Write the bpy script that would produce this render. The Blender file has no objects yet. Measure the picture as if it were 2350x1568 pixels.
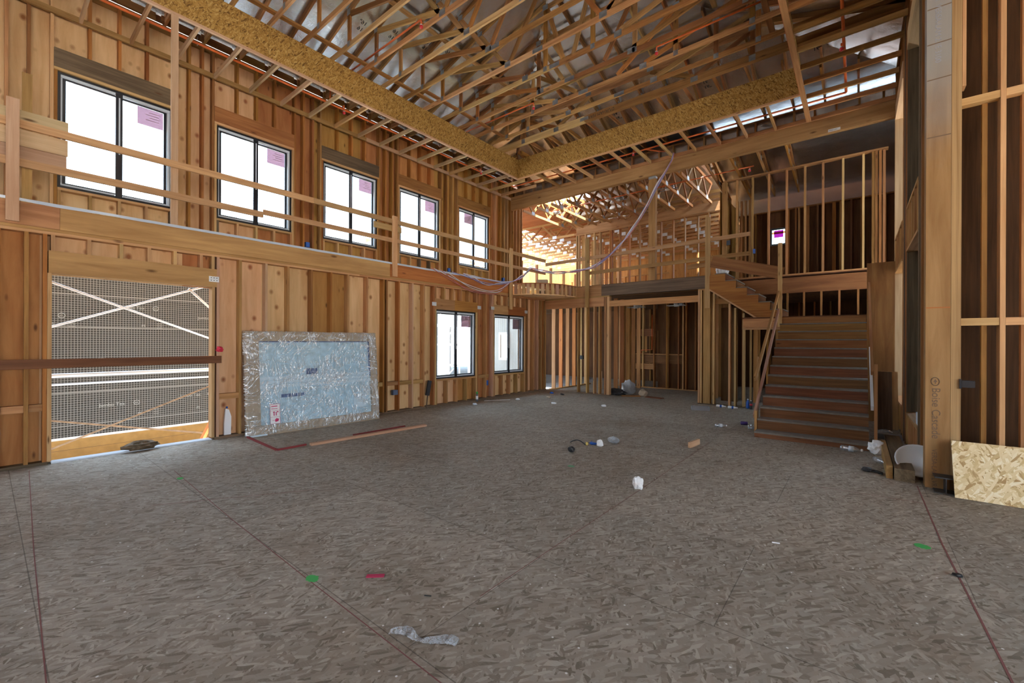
import bpy, bmesh, math, random
from mathutils import Vector, Matrix, noise as mnoise
random.seed(11)
SC = bpy.context.scene
COL = SC.collection

# ------------------------------------------------------------------ camera
cam = bpy.data.cameras.new('camera')
cam.sensor_fit = 'HORIZONTAL'; cam.sensor_width = 36.0
cam.lens = 980.6 / 2350 * 36.0
cam.clip_start = 0.05; cam.clip_end = 200
camo = bpy.data.objects.new('camera', cam); COL.objects.link(camo)
_yaw, _rol = 0.679923, -0.0041675
_r = Vector((math.cos(_yaw), math.sin(_yaw), 0)); _d = Vector((0, 0, -1)); _f = Vector((-math.sin(_yaw), math.cos(_yaw), 0))
_r3 = math.cos(_rol) * _r + math.sin(_rol) * _d; _d3 = math.cos(_rol) * _d - math.sin(_rol) * _r
camo.matrix_world = Matrix(((_r3.x, -_d3.x, -_f.x, 0), (_r3.y, -_d3.y, -_f.y, 0), (_r3.z, -_d3.z, -_f.z, 1.63), (0, 0, 0, 1)))
SC.camera = camo

# ------------------------------------------------------------------ world, exposure
SC.view_settings.view_transform = 'Standard'
SC.view_settings.look = 'None'
SC.view_settings.gamma = 1.0
SC.view_settings.use_curve_mapping = False
SC.view_settings.exposure = 0.82
SC.cycles.use_denoising = True
SC.cycles.use_adaptive_sampling = True
SC.cycles.adaptive_threshold = 0.08
SC.cycles.adaptive_min_samples = 16
SC.cycles.max_bounces = 8
SC.cycles.diffuse_bounces = 4
SC.cycles.glossy_bounces = 3
SC.cycles.transmission_bounces = 6
SC.cycles.transparent_max_bounces = 12
SC.cycles.caustics_reflective = False
SC.cycles.caustics_refractive = False
SC.cycles.sample_clamp_indirect = 12.0
W_STRENGTH = 5.5
world = bpy.data.worlds.new('sky'); SC.world = world; world.use_nodes = True
wn = world.node_tree.nodes; wl = world.node_tree.links; wn.clear()
_o = wn.new('ShaderNodeOutputWorld'); _b = wn.new('ShaderNodeBackground'); _t = wn.new('ShaderNodeTexCoord')
_s = wn.new('ShaderNodeSeparateXYZ'); _c = wn.new('ShaderNodeValToRGB')
wl.new(_t.outputs['Generated'], _s.inputs[0]); wl.new(_s.outputs['Z'], _c.inputs[0])
_c.color_ramp.elements[0].position = 0.0; _c.color_ramp.elements[0].color = (0.80, 0.78, 0.74, 1)   # sunlit ground haze
_c.color_ramp.elements[1].position = 1.0; _c.color_ramp.elements[1].color = (0.42, 0.66, 1.0, 1)
_e = _c.color_ramp.elements.new(0.02); _e.color = (0.80, 0.90, 1.0, 1)
_e = _c.color_ramp.elements.new(0.45); _e.color = (0.62, 0.81, 1.0, 1)
wl.new(_c.outputs[0], _b.inputs[0]); _b.inputs[1].default_value = W_STRENGTH; wl.new(_b.outputs[0], _o.inputs[0])


_sl = bpy.data.lights.new('sun', 'SUN'); _sl.energy = 30.0; _sl.angle = 0.01; _sl.color = (1.0, 0.95, 0.87)
_so = bpy.data.objects.new('sun', _sl); COL.objects.link(_so)
_so.rotation_euler = Vector((-0.40, 0.12, -1.0)).to_track_quat('-Z', 'Y').to_euler()


def portal(name, loc, rot, sx, sy):
    l = bpy.data.lights.new(name, 'AREA'); l.shape = 'RECTANGLE'; l.size = sx; l.size_y = sy
    l.cycles.is_portal = True
    o = bpy.data.objects.new(name, l); o.location = loc; o.rotation_euler = rot; COL.objects.link(o)


HP = math.pi / 2
UWIN = [(0.72, 2.17), (2.86, 4.29), (5.0, 6.46), (7.15, 8.59), (9.385, 10.815)]
LWIN = [(7.13, 8.57), (9.33, 10.78)]
for i, (a, b) in enumerate(UWIN):
    portal('window_portal', (-9.95, (a + b) / 2, 4.92), (0, -HP, 0), 1.77, b - a)
for a, b in LWIN:
    portal('window_portal', (-8.40, (a + b) / 2, 1.54), (0, -HP, 0), 1.72, b - a)
portal('door_portal', (-8.40, 1.45, 1.22), (0, -HP, 0), 2.45, 1.78)
portal('rear_portal', (-5.0, -5.15, 1.9), (HP, 0, 0), 2.0, 2.2)
portal('side_portal', (6.15, 0.4, 1.75), (0, HP, 0), 2.9, 8.4)

# ------------------------------------------------------------------ helpers
WM = {}
LN = {}


def tag(o, label=None, cat=None, group=None, kind=None):
    if label: o['label'] = label
    if cat: o['category'] = cat
    if group: o['group'] = group
    if kind: o['kind'] = kind
    return o


def link(name, me, M, mat, parent=None, smooth=False):
    o = bpy.data.objects.new(name, me); COL.objects.link(o)
    if mat is not None:
        if isinstance(mat, (list, tuple)):
            for m in mat: me.materials.append(m)
        else: me.materials.append(mat)
    if smooth:
        me.polygons.foreach_set('use_smooth', [True] * len(me.polygons))
    WM[o.name] = M.copy()
    if parent is not None:
        o.parent = parent; o.matrix_basis = WM[parent.name].inverted() @ M
    else: o.matrix_basis = M
    return o


def empty(name, loc=(0, 0, 0), rz=0.0, M=None):
    o = bpy.data.objects.new(name, None); COL.objects.link(o); o.empty_display_size = 0.1
    m = M if M is not None else Matrix.Translation(loc) @ Matrix.Rotation(rz, 4, 'Z')
    WM[o.name] = m.copy(); o.matrix_basis = m
    return o


def thing(name, label, cat, loc=(0, 0, 0), group=None, kind=None, rz=0.0, M=None):
    return tag(empty(name, loc, rz, M), label, cat, group, kind)


_F = [(0, 3, 2, 1), (4, 5, 6, 7), (0, 1, 5, 4), (1, 2, 6, 5), (2, 3, 7, 6), (3, 0, 4, 7)]


def boxmesh(name, lx, ly, lz):
    a, b, c = lx / 2, ly / 2, lz / 2
    me = bpy.data.meshes.new(name)
    me.from_pydata([(-a, -b, -c), (a, -b, -c), (a, b, -c), (-a, b, -c), (-a, -b, c), (a, -b, c), (a, b, c), (-a, b, c)], [], _F)
    return me


def box(name, x0, x1, y0, y1, z0, z1, mat, parent=None):
    """axis-aligned box whose local X is its longest side and local Z its thinnest"""
    d = [abs(x1 - x0), abs(y1 - y0), abs(z1 - z0)]
    order = sorted(range(3), key=lambda i: -d[i])
    ax = [Vector((0, 0, 0)) for _ in range(3)]
    for k, i in enumerate(order): ax[k][i] = 1.0
    if ax[0].cross(ax[1]).dot(ax[2]) < 0: ax[1] = -ax[1]
    M = Matrix((ax[0], ax[1], ax[2])).transposed().to_4x4()
    M.translation = ((x0 + x1) / 2, (y0 + y1) / 2, (z0 + z1) / 2)
    return link(name, boxmesh(name, d[order[0]], d[order[1]], d[order[2]]), M, mat, parent)


def frame_from(dirv, up=(0, 0, 1)):
    x = Vector(dirv).normalized(); u = Vector(up)
    if abs(x.dot(u.normalized())) > 0.999: u = Vector((0, 1, 0))
    y = u.cross(x).normalized(); z = x.cross(y)
    return Matrix((x, y, z)).transposed().to_4x4()


def bar(name, p0, p1, w, h, mat, parent=None, up=(0, 0, 1)):
    """straight member from p0 to p1 (centre line), h measured along up, w across"""
    p0 = Vector(p0); p1 = Vector(p1)
    M = frame_from(p1 - p0, up); M.translation = (p0 + p1) / 2
    return link(name, boxmesh(name, (p1 - p0).length, w, h), M, mat, parent)


def bmobj(name, bm, mat, parent=None, M=None, smooth=False):
    me = bpy.data.meshes.new(name)
    bmesh.ops.recalc_face_normals(bm, faces=bm.faces)
    bm.to_mesh(me); bm.free()
    return link(name, me, M if M is not None else Matrix.Identity(4), mat, parent, smooth)


def tube(name, pts, r, mat, parent=None, n=8, M=None, closed=False):
    bm = bmesh.new(); pts = [Vector(p) for p in pts]; rings = []
    prev = None
    for i, p in enumerate(pts):
        if closed: t = pts[(i + 1) % len(pts)] - pts[i - 1]
        else: t = pts[min(i + 1, len(pts) - 1)] - pts[max(i - 1, 0)]
        t.normalize()
        u = prev if prev is not None else (Vector((0, 0, 1)) if abs(t.z) < 0.9 else Vector((1, 0, 0)))
        s = t.cross(u).normalized(); u = s.cross(t).normalized(); prev = u
        rr = r[i] if isinstance(r, (list, tuple)) else r
        rings.append([bm.verts.new(p + rr * (math.cos(2 * math.pi * k / n) * s + math.sin(2 * math.pi * k / n) * u)) for k in range(n)])
    m = len(rings)
    for i in range(m if closed else m - 1):
        A, B = rings[i], rings[(i + 1) % m]
        for k in range(n): bm.faces.new((A[k], A[(k + 1) % n], B[(k + 1) % n], B[k]))
    if not closed: bm.faces.new(rings[0]); bm.faces.new(rings[-1])
    return bmobj(name, bm, mat, parent, M, True)


def lathe(name, prof, mat, parent=None, M=None, n=16):
    bm = bmesh.new(); rings = []
    for r, z in prof:
        rings.append([bm.verts.new((max(r, 1e-4) * math.cos(2 * math.pi * k / n), max(r, 1e-4) * math.sin(2 * math.pi * k / n), z)) for k in range(n)])
    for A, B in zip(rings, rings[1:]):
        for k in range(n): bm.faces.new((A[k], A[(k + 1) % n], B[(k + 1) % n], B[k]))
    bm.faces.new(rings[0]); bm.faces.new(rings[-1])
    return bmobj(name, bm, mat, parent, M, True)


def prism(name, poly, thick, mat, parent=None, M=None):
    """2D outline in local XY pushed along local Z from 0 to thick"""
    bm = bmesh.new()
    a = [bm.verts.new((p[0], p[1], 0)) for p in poly]; b = [bm.verts.new((p[0], p[1], thick)) for p in poly]
    bm.faces.new(a[::-1]); bm.faces.new(b)
    for i in range(len(poly)):
        j = (i + 1) % len(poly); bm.faces.new((a[i], a[j], b[j], b[i]))
    return bmobj(name, bm, mat, parent, M)


def slab3(name, pts, thick, mat, parent=None):
    """polygon in space with a thickness straight up"""
    bm = bmesh.new()
    a = [bm.verts.new(p) for p in pts]; b = [bm.verts.new((p[0], p[1], p[2] + thick)) for p in pts]
    bm.faces.new(a[::-1]); bm.faces.new(b)
    for i in range(len(pts)):
        j = (i + 1) % len(pts); bm.faces.new((a[i], a[j], b[j], b[i]))
    return bmobj(name, bm, mat, parent)


def axes(o, x, y):
    x = Vector(x).normalized(); y = Vector(y).normalized(); z = x.cross(y)
    M = Matrix((x, y, z)).transposed().to_4x4(); M.translation = o
    return M


def text(name, s, size, o, x, y, mat, parent=None, align='LEFT', ext=0.0008):
    cu = bpy.data.curves.new(name, 'FONT'); cu.body = s; cu.size = size; cu.align_x = align; cu.extrude = ext
    tmp = bpy.data.objects.new(name + '_tmp', cu); COL.objects.link(tmp)
    bpy.context.view_layer.update()
    me = bpy.data.meshes.new_from_object(tmp.evaluated_get(bpy.context.evaluated_depsgraph_get()))
    bpy.data.objects.remove(tmp); bpy.data.curves.remove(cu)
    me.materials.clear()
    return link(name, me, axes(o, x, y), mat, parent)


def crumple(name, rx, ry, rz, mat, parent=None, loc=(0, 0, 0), seed=0, sub=3, amp=0.45, freq=2.2):
    bm = bmesh.new(); bmesh.ops.create_icosphere(bm, subdivisions=sub, radius=1.0)
    for v in bm.verts:
        n_ = mnoise.noise(v.co * freq + Vector((seed * 7.1, seed * 3.3, seed))) + 0.5 * mnoise.noise(v.co * freq * 2.7 + Vector((seed, 9, 1)))
        v.co *= 1 + amp * n_
        v.co = Vector((v.co.x * rx, v.co.y * ry, max(v.co.z, -0.8) * rz))
    zmin = min(v.co.z for v in bm.verts)
    for v in bm.verts: v.co.z -= zmin
    return bmobj(name, bm, mat, parent, Matrix.Translation(loc))


def rects_minus(u0, u1, v0, v1, holes):
    us = sorted({u0, u1, *[min(max(h[i], u0), u1) for h in holes for i in (0, 1)]})
    vs = sorted({v0, v1, *[min(max(h[i], v0), v1) for h in holes for i in (2, 3)]})
    out = []
    for a, b in zip(us, us[1:]):
        for c, d in zip(vs, vs[1:]):
            if b - a < 1e-4 or d - c < 1e-4: continue
            mu, mv = (a + b) / 2, (c + d) / 2
            if not any(h[0] < mu < h[1] and h[2] < mv < h[3] for h in holes): out.append((a, b, c, d))
    return out


def panel(name, o, ux, vx, u0, u1, v0, v1, holes, t, mat, parent=None):
    """flat sheet (grain along ux) with rectangular openings, thickness t along ux x vx; one mesh"""
    bm = bmesh.new(); cu, cv = (u0 + u1) / 2, (v0 + v1) / 2
    rs = rects_minus(u0, u1, v0, v1, holes)
    if not rs: bm.free(); return None
    for a, b, c, d in rs:
        vs = [bm.verts.new((p, q, w)) for w in (0, t) for p, q in ((a - cu, c - cv), (b - cu, c - cv), (b - cu, d - cv), (a - cu, d - cv))]
        for f in _F: bm.faces.new([vs[i] for i in f])
    bmesh.ops.remove_doubles(bm, verts=bm.verts, dist=1e-5)
    M = axes(Vector(o) + cu * Vector(ux) + cv * Vector(vx), ux, vx)
    return bmobj(name, bm, mat, parent, M)


ORD = ('first second third fourth fifth sixth seventh eighth ninth tenth eleventh twelfth thirteenth fourteenth fifteenth sixteenth '
       'seventeenth eighteenth nineteenth twentieth twenty-first twenty-second twenty-third twenty-fourth').split()

# ------------------------------------------------------------------ materials


class NT:
    def __init__(s, name):
        s.m = bpy.data.materials.new(name); s.m.use_nodes = True; s.t = s.m.node_tree
        s.b = s.t.nodes['Principled BSDF']; s.out = s.t.nodes['Material Output']

    def n(s, typ, **kw):
        x = s.t.nodes.new('ShaderNode' + typ)
        for k, v in kw.items():
            if k.startswith('i_'):
                key = k[2:]; key = int(key) if key.isdigit() else key.replace('_', ' ')
                s.set(x.inputs[key], v)
            else: setattr(x, k, v)
        return x

    def set(s, inp, v):
        if hasattr(v, 'is_output'): s.t.links.new(v, inp)
        else: inp.default_value = v

    def ramp(s, fac, stops, interp='LINEAR'):
        r = s.n('ValToRGB', i_0=fac); cr = r.color_ramp; cr.interpolation = interp
        while len(cr.elements) > 1: cr.elements.remove(cr.elements[-1])
        cr.elements[0].position = stops[0][0]; cr.elements[0].color = (*stops[0][1], 1)
        for p, c in stops[1:]:
            e = cr.elements.new(p); e.color = (*c, 1)
        return r.outputs[0]

    def math(s, op, a, b=0.0, c=0.0):
        x = s.n('Math', operation=op); s.set(x.inputs[0], a); s.set(x.inputs[1], b); s.set(x.inputs[2], c); return x.outputs[0]

    def mix(s, fac, a, b, mode='MIX'):
        x = s.n('Mix', data_type='RGBA', blend_type=mode); s.set(x.inputs[0], fac); s.set(x.inputs[6], a); s.set(x.inputs[7], b); return x.outputs[2]

    def bump(s, h, strength=0.2, dist=0.01):
        x = s.n('Bump', i_Strength=strength, i_Distance=dist, i_Height=h); s.t.links.new(x.outputs[0], s.b.inputs['Normal'])


def g3(v): return (v, v, v)


def rgba(c): return (*c, 1.0)


def flat(name, c, rough=0.6, metal=0.0, spec=0.5, var=0.0):
    t = NT(name); t.b.inputs['Base Color'].default_value = rgba(c); t.b.inputs['Roughness'].default_value = rough
    t.b.inputs['Metallic'].default_value = metal; t.b.inputs['Specular IOR Level'].default_value = spec
    if var:
        tc = t.n('TexCoord'); nz = t.n('TexNoise', i_Vector=tc.outputs['Object'], i_Scale=9.0, i_Detail=4.0)
        t.t.links.new(t.mix(1.0, rgba(c), t.ramp(nz.outputs['Fac'], [(0.3, g3(1 - var)), (0.7, g3(1.0))]), 'MULTIPLY'), t.b.inputs['Base Color'])
    return t.m


def wood(name, c0, c1, gs=(1.1, 24, 24), kn=(1.7, 7, 7), var=0.35, knot=(0.10, 0.035, 0.012), kr=0.13, rough=0.72, hue=0.012):
    c0 = (c0[0] * .82, c0[1] * .72, c0[2] * .66); c1 = (c1[0] * .84, c1[1] * .745, c1[2] * .68)
    t = NT(name); tc = t.n('TexCoord'); oi = t.n('ObjectInfo')
    off = t.n('VectorMath', operation='SCALE', i_0=(37.0, 19.0, 53.0), i_Scale=oi.outputs['Random'])
    v = t.n('VectorMath', operation='ADD', i_0=tc.outputs['Object'], i_1=off.outputs[0]).outputs[0]
    gr = t.n('TexNoise', i_Vector=t.n('Mapping', i_Vector=v, i_Scale=gs).outputs[0], i_Scale=1.0, i_Detail=5.0, i_Roughness=0.62, i_Distortion=0.5)
    big = t.n('TexNoise', i_Vector=t.n('Mapping', i_Vector=v, i_Scale=(gs[0] * 0.8, gs[1] * 0.22, gs[2] * 0.22)).outputs[0], i_Scale=1.0, i_Detail=2.0)
    f = t.math('ADD', t.math('MULTIPLY', gr.outputs['Fac'], 0.65), t.math('MULTIPLY', big.outputs['Fac'], 0.35))
    col = t.ramp(f, [(0.36, c0), (0.62, c1)])
    if kn:
        vo = t.n('TexVoronoi', i_Vector=t.n('Mapping', i_Vector=v, i_Scale=kn).outputs[0], i_Scale=1.0, i_Randomness=1.0)
        keep = t.math('GREATER_THAN', t.n('SeparateColor', i_0=vo.outputs['Color']).outputs[0], 0.45)
        k = t.math('MULTIPLY', keep, t.n('MapRange', i_Value=vo.outputs['Distance'], i_1=kr * 0.35, i_2=kr, i_3=0.85, i_4=0.0).outputs[0])
        col = t.mix(k, col, rgba(knot))
    hs = t.n('HueSaturation', i_Color=col, i_Value=t.math('MULTIPLY_ADD', oi.outputs['Random'], var, 1 - var * 0.55),
             i_Hue=t.math('MULTIPLY_ADD', t.math('FRACT', t.math('MULTIPLY', oi.outputs['Random'], 17.3)), hue * 2, 0.5 - hue))
    t.t.links.new(hs.outputs[0], t.b.inputs['Base Color']); t.b.inputs['Roughness'].default_value = rough
    t.b.inputs['Specular IOR Level'].default_value = 0.25
    t.bump(gr.outputs['Fac'], 0.12, 0.004)
    return t.m


def osb(name, cols, scale=1.0, dark=0.0, var=0.12, stain=None, floor=False, rough=0.75):
    t = NT(name); tc = t.n('TexCoord'); oi = t.n('ObjectInfo')
    off = t.n('VectorMath', operation='SCALE', i_0=(13.0, 29.0, 7.0), i_Scale=oi.outputs['Random'])
    v = t.n('VectorMath', operation='ADD', i_0=tc.outputs['Object'], i_1=off.outputs[0]).outputs[0]
    wob = t.n('TexNoise', i_Vector=v, i_Scale=3.0, i_Detail=2.0)
    v = t.n('VectorMath', operation='MULTIPLY_ADD', i_0=wob.outputs['Color'], i_1=(0.10, 0.10, 0.0), i_2=v).outputs[0]
    layers = []
    for a, sx, sy in ((0.35, 9, 34), (-0.55, 8, 30), (1.2, 10, 38), (2.2, 8, 30)):
        mp = t.n('Mapping', i_Vector=v, i_Rotation=(0, 0, a))
        mp = t.n('Mapping', i_Vector=mp.outputs[0], i_Scale=(sx * scale, sy * scale, 1.0))
        vo = t.n('TexVoronoi', i_Vector=mp.outputs[0], i_Scale=1.0, voronoi_dimensions='2D')
        sc = t.n('SeparateColor', i_0=vo.outputs['Color'])
        layers.append((sc.outputs[0], sc.outputs[1]))
    val = layers[0][0]
    for r, h in layers[1:]:
        val = t.n('Mix', data_type='FLOAT', i_0=t.math('GREATER_THAN', h, 0.55), i_2=val, i_3=r).outputs[0]
    fine = t.n('TexNoise', i_Vector=t.n('Mapping', i_Vector=v, i_Scale=(20 * scale, 90 * scale, 1)).outputs[0], i_Scale=1.0, i_Detail=3.0)
    val = t.math('ADD', t.math('MULTIPLY', val, 0.8), t.math('MULTIPLY', fine.outputs['Fac'], 0.2))
    st = [(i / (len(cols) - 1) * 0.86 + 0.07, c) for i, c in enumerate(cols)]
    col = t.ramp(val, st)
    if stain:
        big = t.n('TexNoise', i_Vector=tc.outputs['Object'], i_Scale=0.45, i_Detail=5.0, i_Roughness=0.6)
        col = t.mix(t.n('MapRange', i_Value=big.outputs['Fac'], i_1=0.52, i_2=0.72, i_3=0.0, i_4=0.55).outputs[0], col, rgba(stain), 'MULTIPLY')
    if floor:
        sp = t.n('SeparateXYZ', i_0=tc.outputs['Object'])
        w2 = t.n('TexWhiteNoise', noise_dimensions='3D', i_Vector=t.n('VectorMath', operation='FLOOR', i_0=t.n('Mapping', i_Vector=tc.outputs['Object'], i_Location=(0.76, 0.85, 0), i_Scale=(0.41, 0.82, 0)).outputs[0]).outputs[0])
        col = t.mix(1.0, col, t.ramp(w2.outputs['Value'], [(0, g3(0.9)), (1, g3(1.06))]), 'MULTIPLY')
        fy = t.math('ABSOLUTE', t.math('SUBTRACT', t.math('FRACT', t.math('MULTIPLY_ADD', sp.outputs[1], 0.8197, 0.336)), 0.5))
        seam = t.math('LESS_THAN', fy, 0.0026)
        row = t.math('MODULO', t.math('FLOOR', t.math('MULTIPLY_ADD', sp.outputs[1], 0.8197, 0.836)), 2.0)
        fx = t.math('ABSOLUTE', t.math('SUBTRACT', t.math('FRACT', t.math('ADD', t.math('MULTIPLY_ADD', sp.outputs[0], 0.4098, 0.26), t.math('MULTIPLY', row, 0.5))), 0.5))
        seam = t.math('MAXIMUM', seam, t.math('LESS_THAN', fx, 0.0011))
        col = t.mix(t.math('MULTIPLY', seam, 0.55), col, (0.05, 0.035, 0.03, 1))
        dots = t.n('TexVoronoi', i_Vector=tc.outputs['Object'], i_Scale=5.5, voronoi_dimensions='2D')
        kp = t.math('GREATER_THAN', t.n('SeparateColor', i_0=dots.outputs['Color']).outputs[1], 0.72)
        dm = t.math('MULTIPLY', kp, t.math('LESS_THAN', dots.outputs['Distance'], 0.034))
        col = t.mix(dm, col, (0.75, 0.74, 0.72, 1))
    hs = t.n('HueSaturation', i_Color=col, i_Value=t.math('MULTIPLY_ADD', oi.outputs['Random'], var, 1 - var * 0.5))
    t.t.links.new(hs.outputs[0], t.b.inputs['Base Color']); t.b.inputs['Roughness'].default_value = rough
    t.b.inputs['Specular IOR Level'].default_value = 0.25
    t.bump(val, 0.15, 0.003)
    return t.m


W_PALE = wood('pale_pine', (0.54, 0.34, 0.155), (0.76, 0.53, 0.27), kn=(1.6, 9, 9), kr=0.11)
W_TAN = wood('tan_fir', (0.40, 0.22, 0.085), (0.62, 0.38, 0.165))
W_FIR = wood('brown_fir', (0.27, 0.125, 0.04), (0.46, 0.24, 0.085))
W_ORG = wood('orange_fir', (0.36, 0.145, 0.035), (0.56, 0.27, 0.075))
W_GREY = wood('weathered_lumber', (0.10, 0.075, 0.05), (0.24, 0.18, 0.12))
W_DARK = wood('dark_stained_board', (0.17, 0.075, 0.035), (0.28, 0.135, 0.065), var=0.2)
W_PINK = wood('pinkish_new_board', (0.55, 0.34, 0.22), (0.72, 0.50, 0.36), kn=None)
W_LVL = wood('laminated_beam', (0.42, 0.23, 0.10), (0.64, 0.40, 0.19), gs=(0.8, 9, 30), kn=(2.2, 6.5, 6.5), kr=0.20, var=0.2)
W_LVLE = wood('laminated_edge', (0.34, 0.21, 0.095), (0.56, 0.39, 0.20), gs=(0.8, 70, 70), kn=None)
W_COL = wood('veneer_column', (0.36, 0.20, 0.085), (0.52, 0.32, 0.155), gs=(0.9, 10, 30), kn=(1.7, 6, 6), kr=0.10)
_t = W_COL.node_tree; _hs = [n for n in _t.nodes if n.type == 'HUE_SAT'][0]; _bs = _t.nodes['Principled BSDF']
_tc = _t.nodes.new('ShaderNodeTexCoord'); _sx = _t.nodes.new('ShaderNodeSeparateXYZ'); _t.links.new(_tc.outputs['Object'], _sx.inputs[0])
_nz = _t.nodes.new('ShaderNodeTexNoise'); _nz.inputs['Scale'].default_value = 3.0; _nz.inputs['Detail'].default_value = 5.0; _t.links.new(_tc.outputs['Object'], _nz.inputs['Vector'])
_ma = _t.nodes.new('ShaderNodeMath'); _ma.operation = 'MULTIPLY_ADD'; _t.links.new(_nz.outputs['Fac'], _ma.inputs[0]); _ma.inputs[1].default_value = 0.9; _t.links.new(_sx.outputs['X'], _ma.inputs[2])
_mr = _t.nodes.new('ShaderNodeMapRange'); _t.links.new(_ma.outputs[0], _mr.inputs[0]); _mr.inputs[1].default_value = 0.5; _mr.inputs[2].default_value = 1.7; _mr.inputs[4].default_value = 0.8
_mx = _t.nodes.new('ShaderNodeMix'); _mx.data_type = 'RGBA'; _t.links.new(_mr.outputs[0], _mx.inputs[0]); _t.links.new(_hs.outputs[0], _mx.inputs[6]); _mx.inputs[7].default_value = (0.27, 0.28, 0.28, 1)   # blends to flat grey toward the top, edge broken by noise
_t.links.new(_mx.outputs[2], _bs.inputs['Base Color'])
PLY_T = wood('tan_plywood', (0.76, 0.51, 0.255), (0.95, 0.72, 0.42), gs=(1.0, 8, 30), kn=(4.6, 6.2, 6.2), kr=0.30, var=0.16, knot=(0.27, 0.085, 0.02))
PLY_O = wood('orange_plywood', (0.46, 0.22, 0.07), (0.66, 0.37, 0.135), gs=(1.0, 8, 30), kn=(2.4, 7, 7), kr=0.16, var=0.35, hue=0.018)
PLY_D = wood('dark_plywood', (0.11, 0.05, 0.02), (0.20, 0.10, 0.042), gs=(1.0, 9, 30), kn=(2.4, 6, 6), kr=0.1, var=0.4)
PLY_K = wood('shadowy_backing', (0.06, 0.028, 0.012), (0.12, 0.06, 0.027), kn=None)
PLY_R = wood('reddish_plywood', (0.26, 0.115, 0.045), (0.42, 0.21, 0.085), gs=(1.0, 9, 30), kn=(2.4, 6, 6), kr=0.09, var=0.2)
OSB_FLOOR = osb('weathered_osb_floor', [(0.18, 0.145, 0.108), (0.298, 0.252, 0.20), (0.34, 0.292, 0.236), (0.378, 0.328, 0.268), (0.47, 0.42, 0.352)], 1.7, stain=(0.55, 0.42, 0.30), floor=True, var=0.0)
OSB_GOLD = osb('golden_osb', [(0.12, 0.055, 0.012), (0.31, 0.16, 0.036), (0.39, 0.21, 0.05), (0.46, 0.27, 0.075), (0.54, 0.35, 0.12)], 2.2)
OSB_PALE = osb('pale_bounce_osb', [(0.38, 0.22, 0.09), (0.62, 0.45, 0.22), (0.72, 0.56, 0.31), (0.80, 0.65, 0.40), (0.86, 0.76, 0.55)], 1.5)


def foil():
    t = NT('radiant_foil'); tc = t.n('TexCoord')
    n1 = t.n('TexNoise', i_Vector=tc.outputs['Object'], i_Scale=2.2, i_Detail=3.0); n2 = t.n('TexNoise', i_Vector=tc.outputs['Object'], i_Scale=45.0, i_Detail=3.0)
    t.t.links.new(t.ramp(n1.outputs['Fac'], [(0.3, (0.70, 0.70, 0.70)), (0.7, (0.88, 0.88, 0.88))]), t.b.inputs['Base Color'])
    t.b.inputs['Metallic'].default_value = 0.92; t.b.inputs['Roughness'].default_value = 0.27
    t.bump(t.math('ADD', n1.outputs['Fac'], t.math('MULTIPLY', n2.outputs['Fac'], 0.12)), 0.35, 0.05)
    return t.m


FOIL = foil()
GALV = flat('galvanised_steel', (0.42, 0.44, 0.46), 0.45, 0.8, var=0.35)
GALVB = flat('bright_galvanised', (0.75, 0.78, 0.80), 0.4, 0.4, var=0.2)
PIPE = flat('orange_pipe', (0.80, 0.16, 0.03), 0.4)
RED = flat('red_cap', (0.55, 0.02, 0.03), 0.4)
BLACK = flat('black_aluminium', (0.012, 0.014, 0.02), 0.35)
VINYL = flat('pale_window_track', (0.62, 0.68, 0.75), 0.4)
WHITE = flat('white_paper', (0.82, 0.82, 0.82), 0.7)
WHITEP = flat('white_paint', (0.85, 0.86, 0.88), 0.45)
BLUE = flat('blue_plastic', (0.02, 0.10, 0.42), 0.4)
CARD = flat('cardboard', (0.42, 0.32, 0.22), 0.8, var=0.15)
DARKM = flat('dark_rubber', (0.02, 0.02, 0.022), 0.5)
STEEL = flat('dark_steel', (0.07, 0.07, 0.075), 0.45, 0.7)
INK = flat('black_ink', (0.03, 0.025, 0.02), 0.8)
INKB = flat('faded_print', (0.16, 0.10, 0.06), 0.8)
CHALK = flat('red_chalk', (0.22, 0.085, 0.075), 0.9)
REDP = flat('red_painted_edge', (0.23, 0.03, 0.03), 0.7)
GREENP = flat('green_spray_paint', (0.06, 0.42, 0.10), 0.8)
PINKC = flat('pink_cloth', (0.45, 0.03, 0.09), 0.9)
OCHRE = flat('ochre_concrete', (0.42, 0.25, 0.08), 0.85, var=0.2)
CONC = flat('grey_concrete', (0.30, 0.30, 0.30), 0.9, var=0.3)
STUCCO = flat('weathered_backing', (0.15, 0.16, 0.155), 0.9, var=0.45)
GROUND = flat('pale_earth', (0.70, 0.66, 0.60), 0.95, var=0.2)
PRINT = flat('pale_print', (0.34, 0.35, 0.34), 0.9)
WIREW = flat('white_cable', (0.75, 0.75, 0.78), 0.4)
WIREB = flat('violet_cable', (0.25, 0.25, 0.50), 0.4)
WIRER = flat('red_cable', (0.55, 0.16, 0.16), 0.4)
PORC = flat('white_porcelain', (0.70, 0.75, 0.80), 0.2)
PURPLE = flat('purple_can', (0.05, 0.02, 0.16), 0.3)
YELLOW = flat('yellow_paint', (0.60, 0.45, 0.12), 0.6)
ORANGEB = wood('orange_board', (0.55, 0.24, 0.06), (0.72, 0.36, 0.11), kn=None)
CREAM = wood('cream_board', (0.62, 0.47, 0.27), (0.78, 0.63, 0.40), kn=(1.5, 6, 6))
MAGENTA = flat('magenta_label', (0.42, 0.05, 0.32), 0.6)


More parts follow.
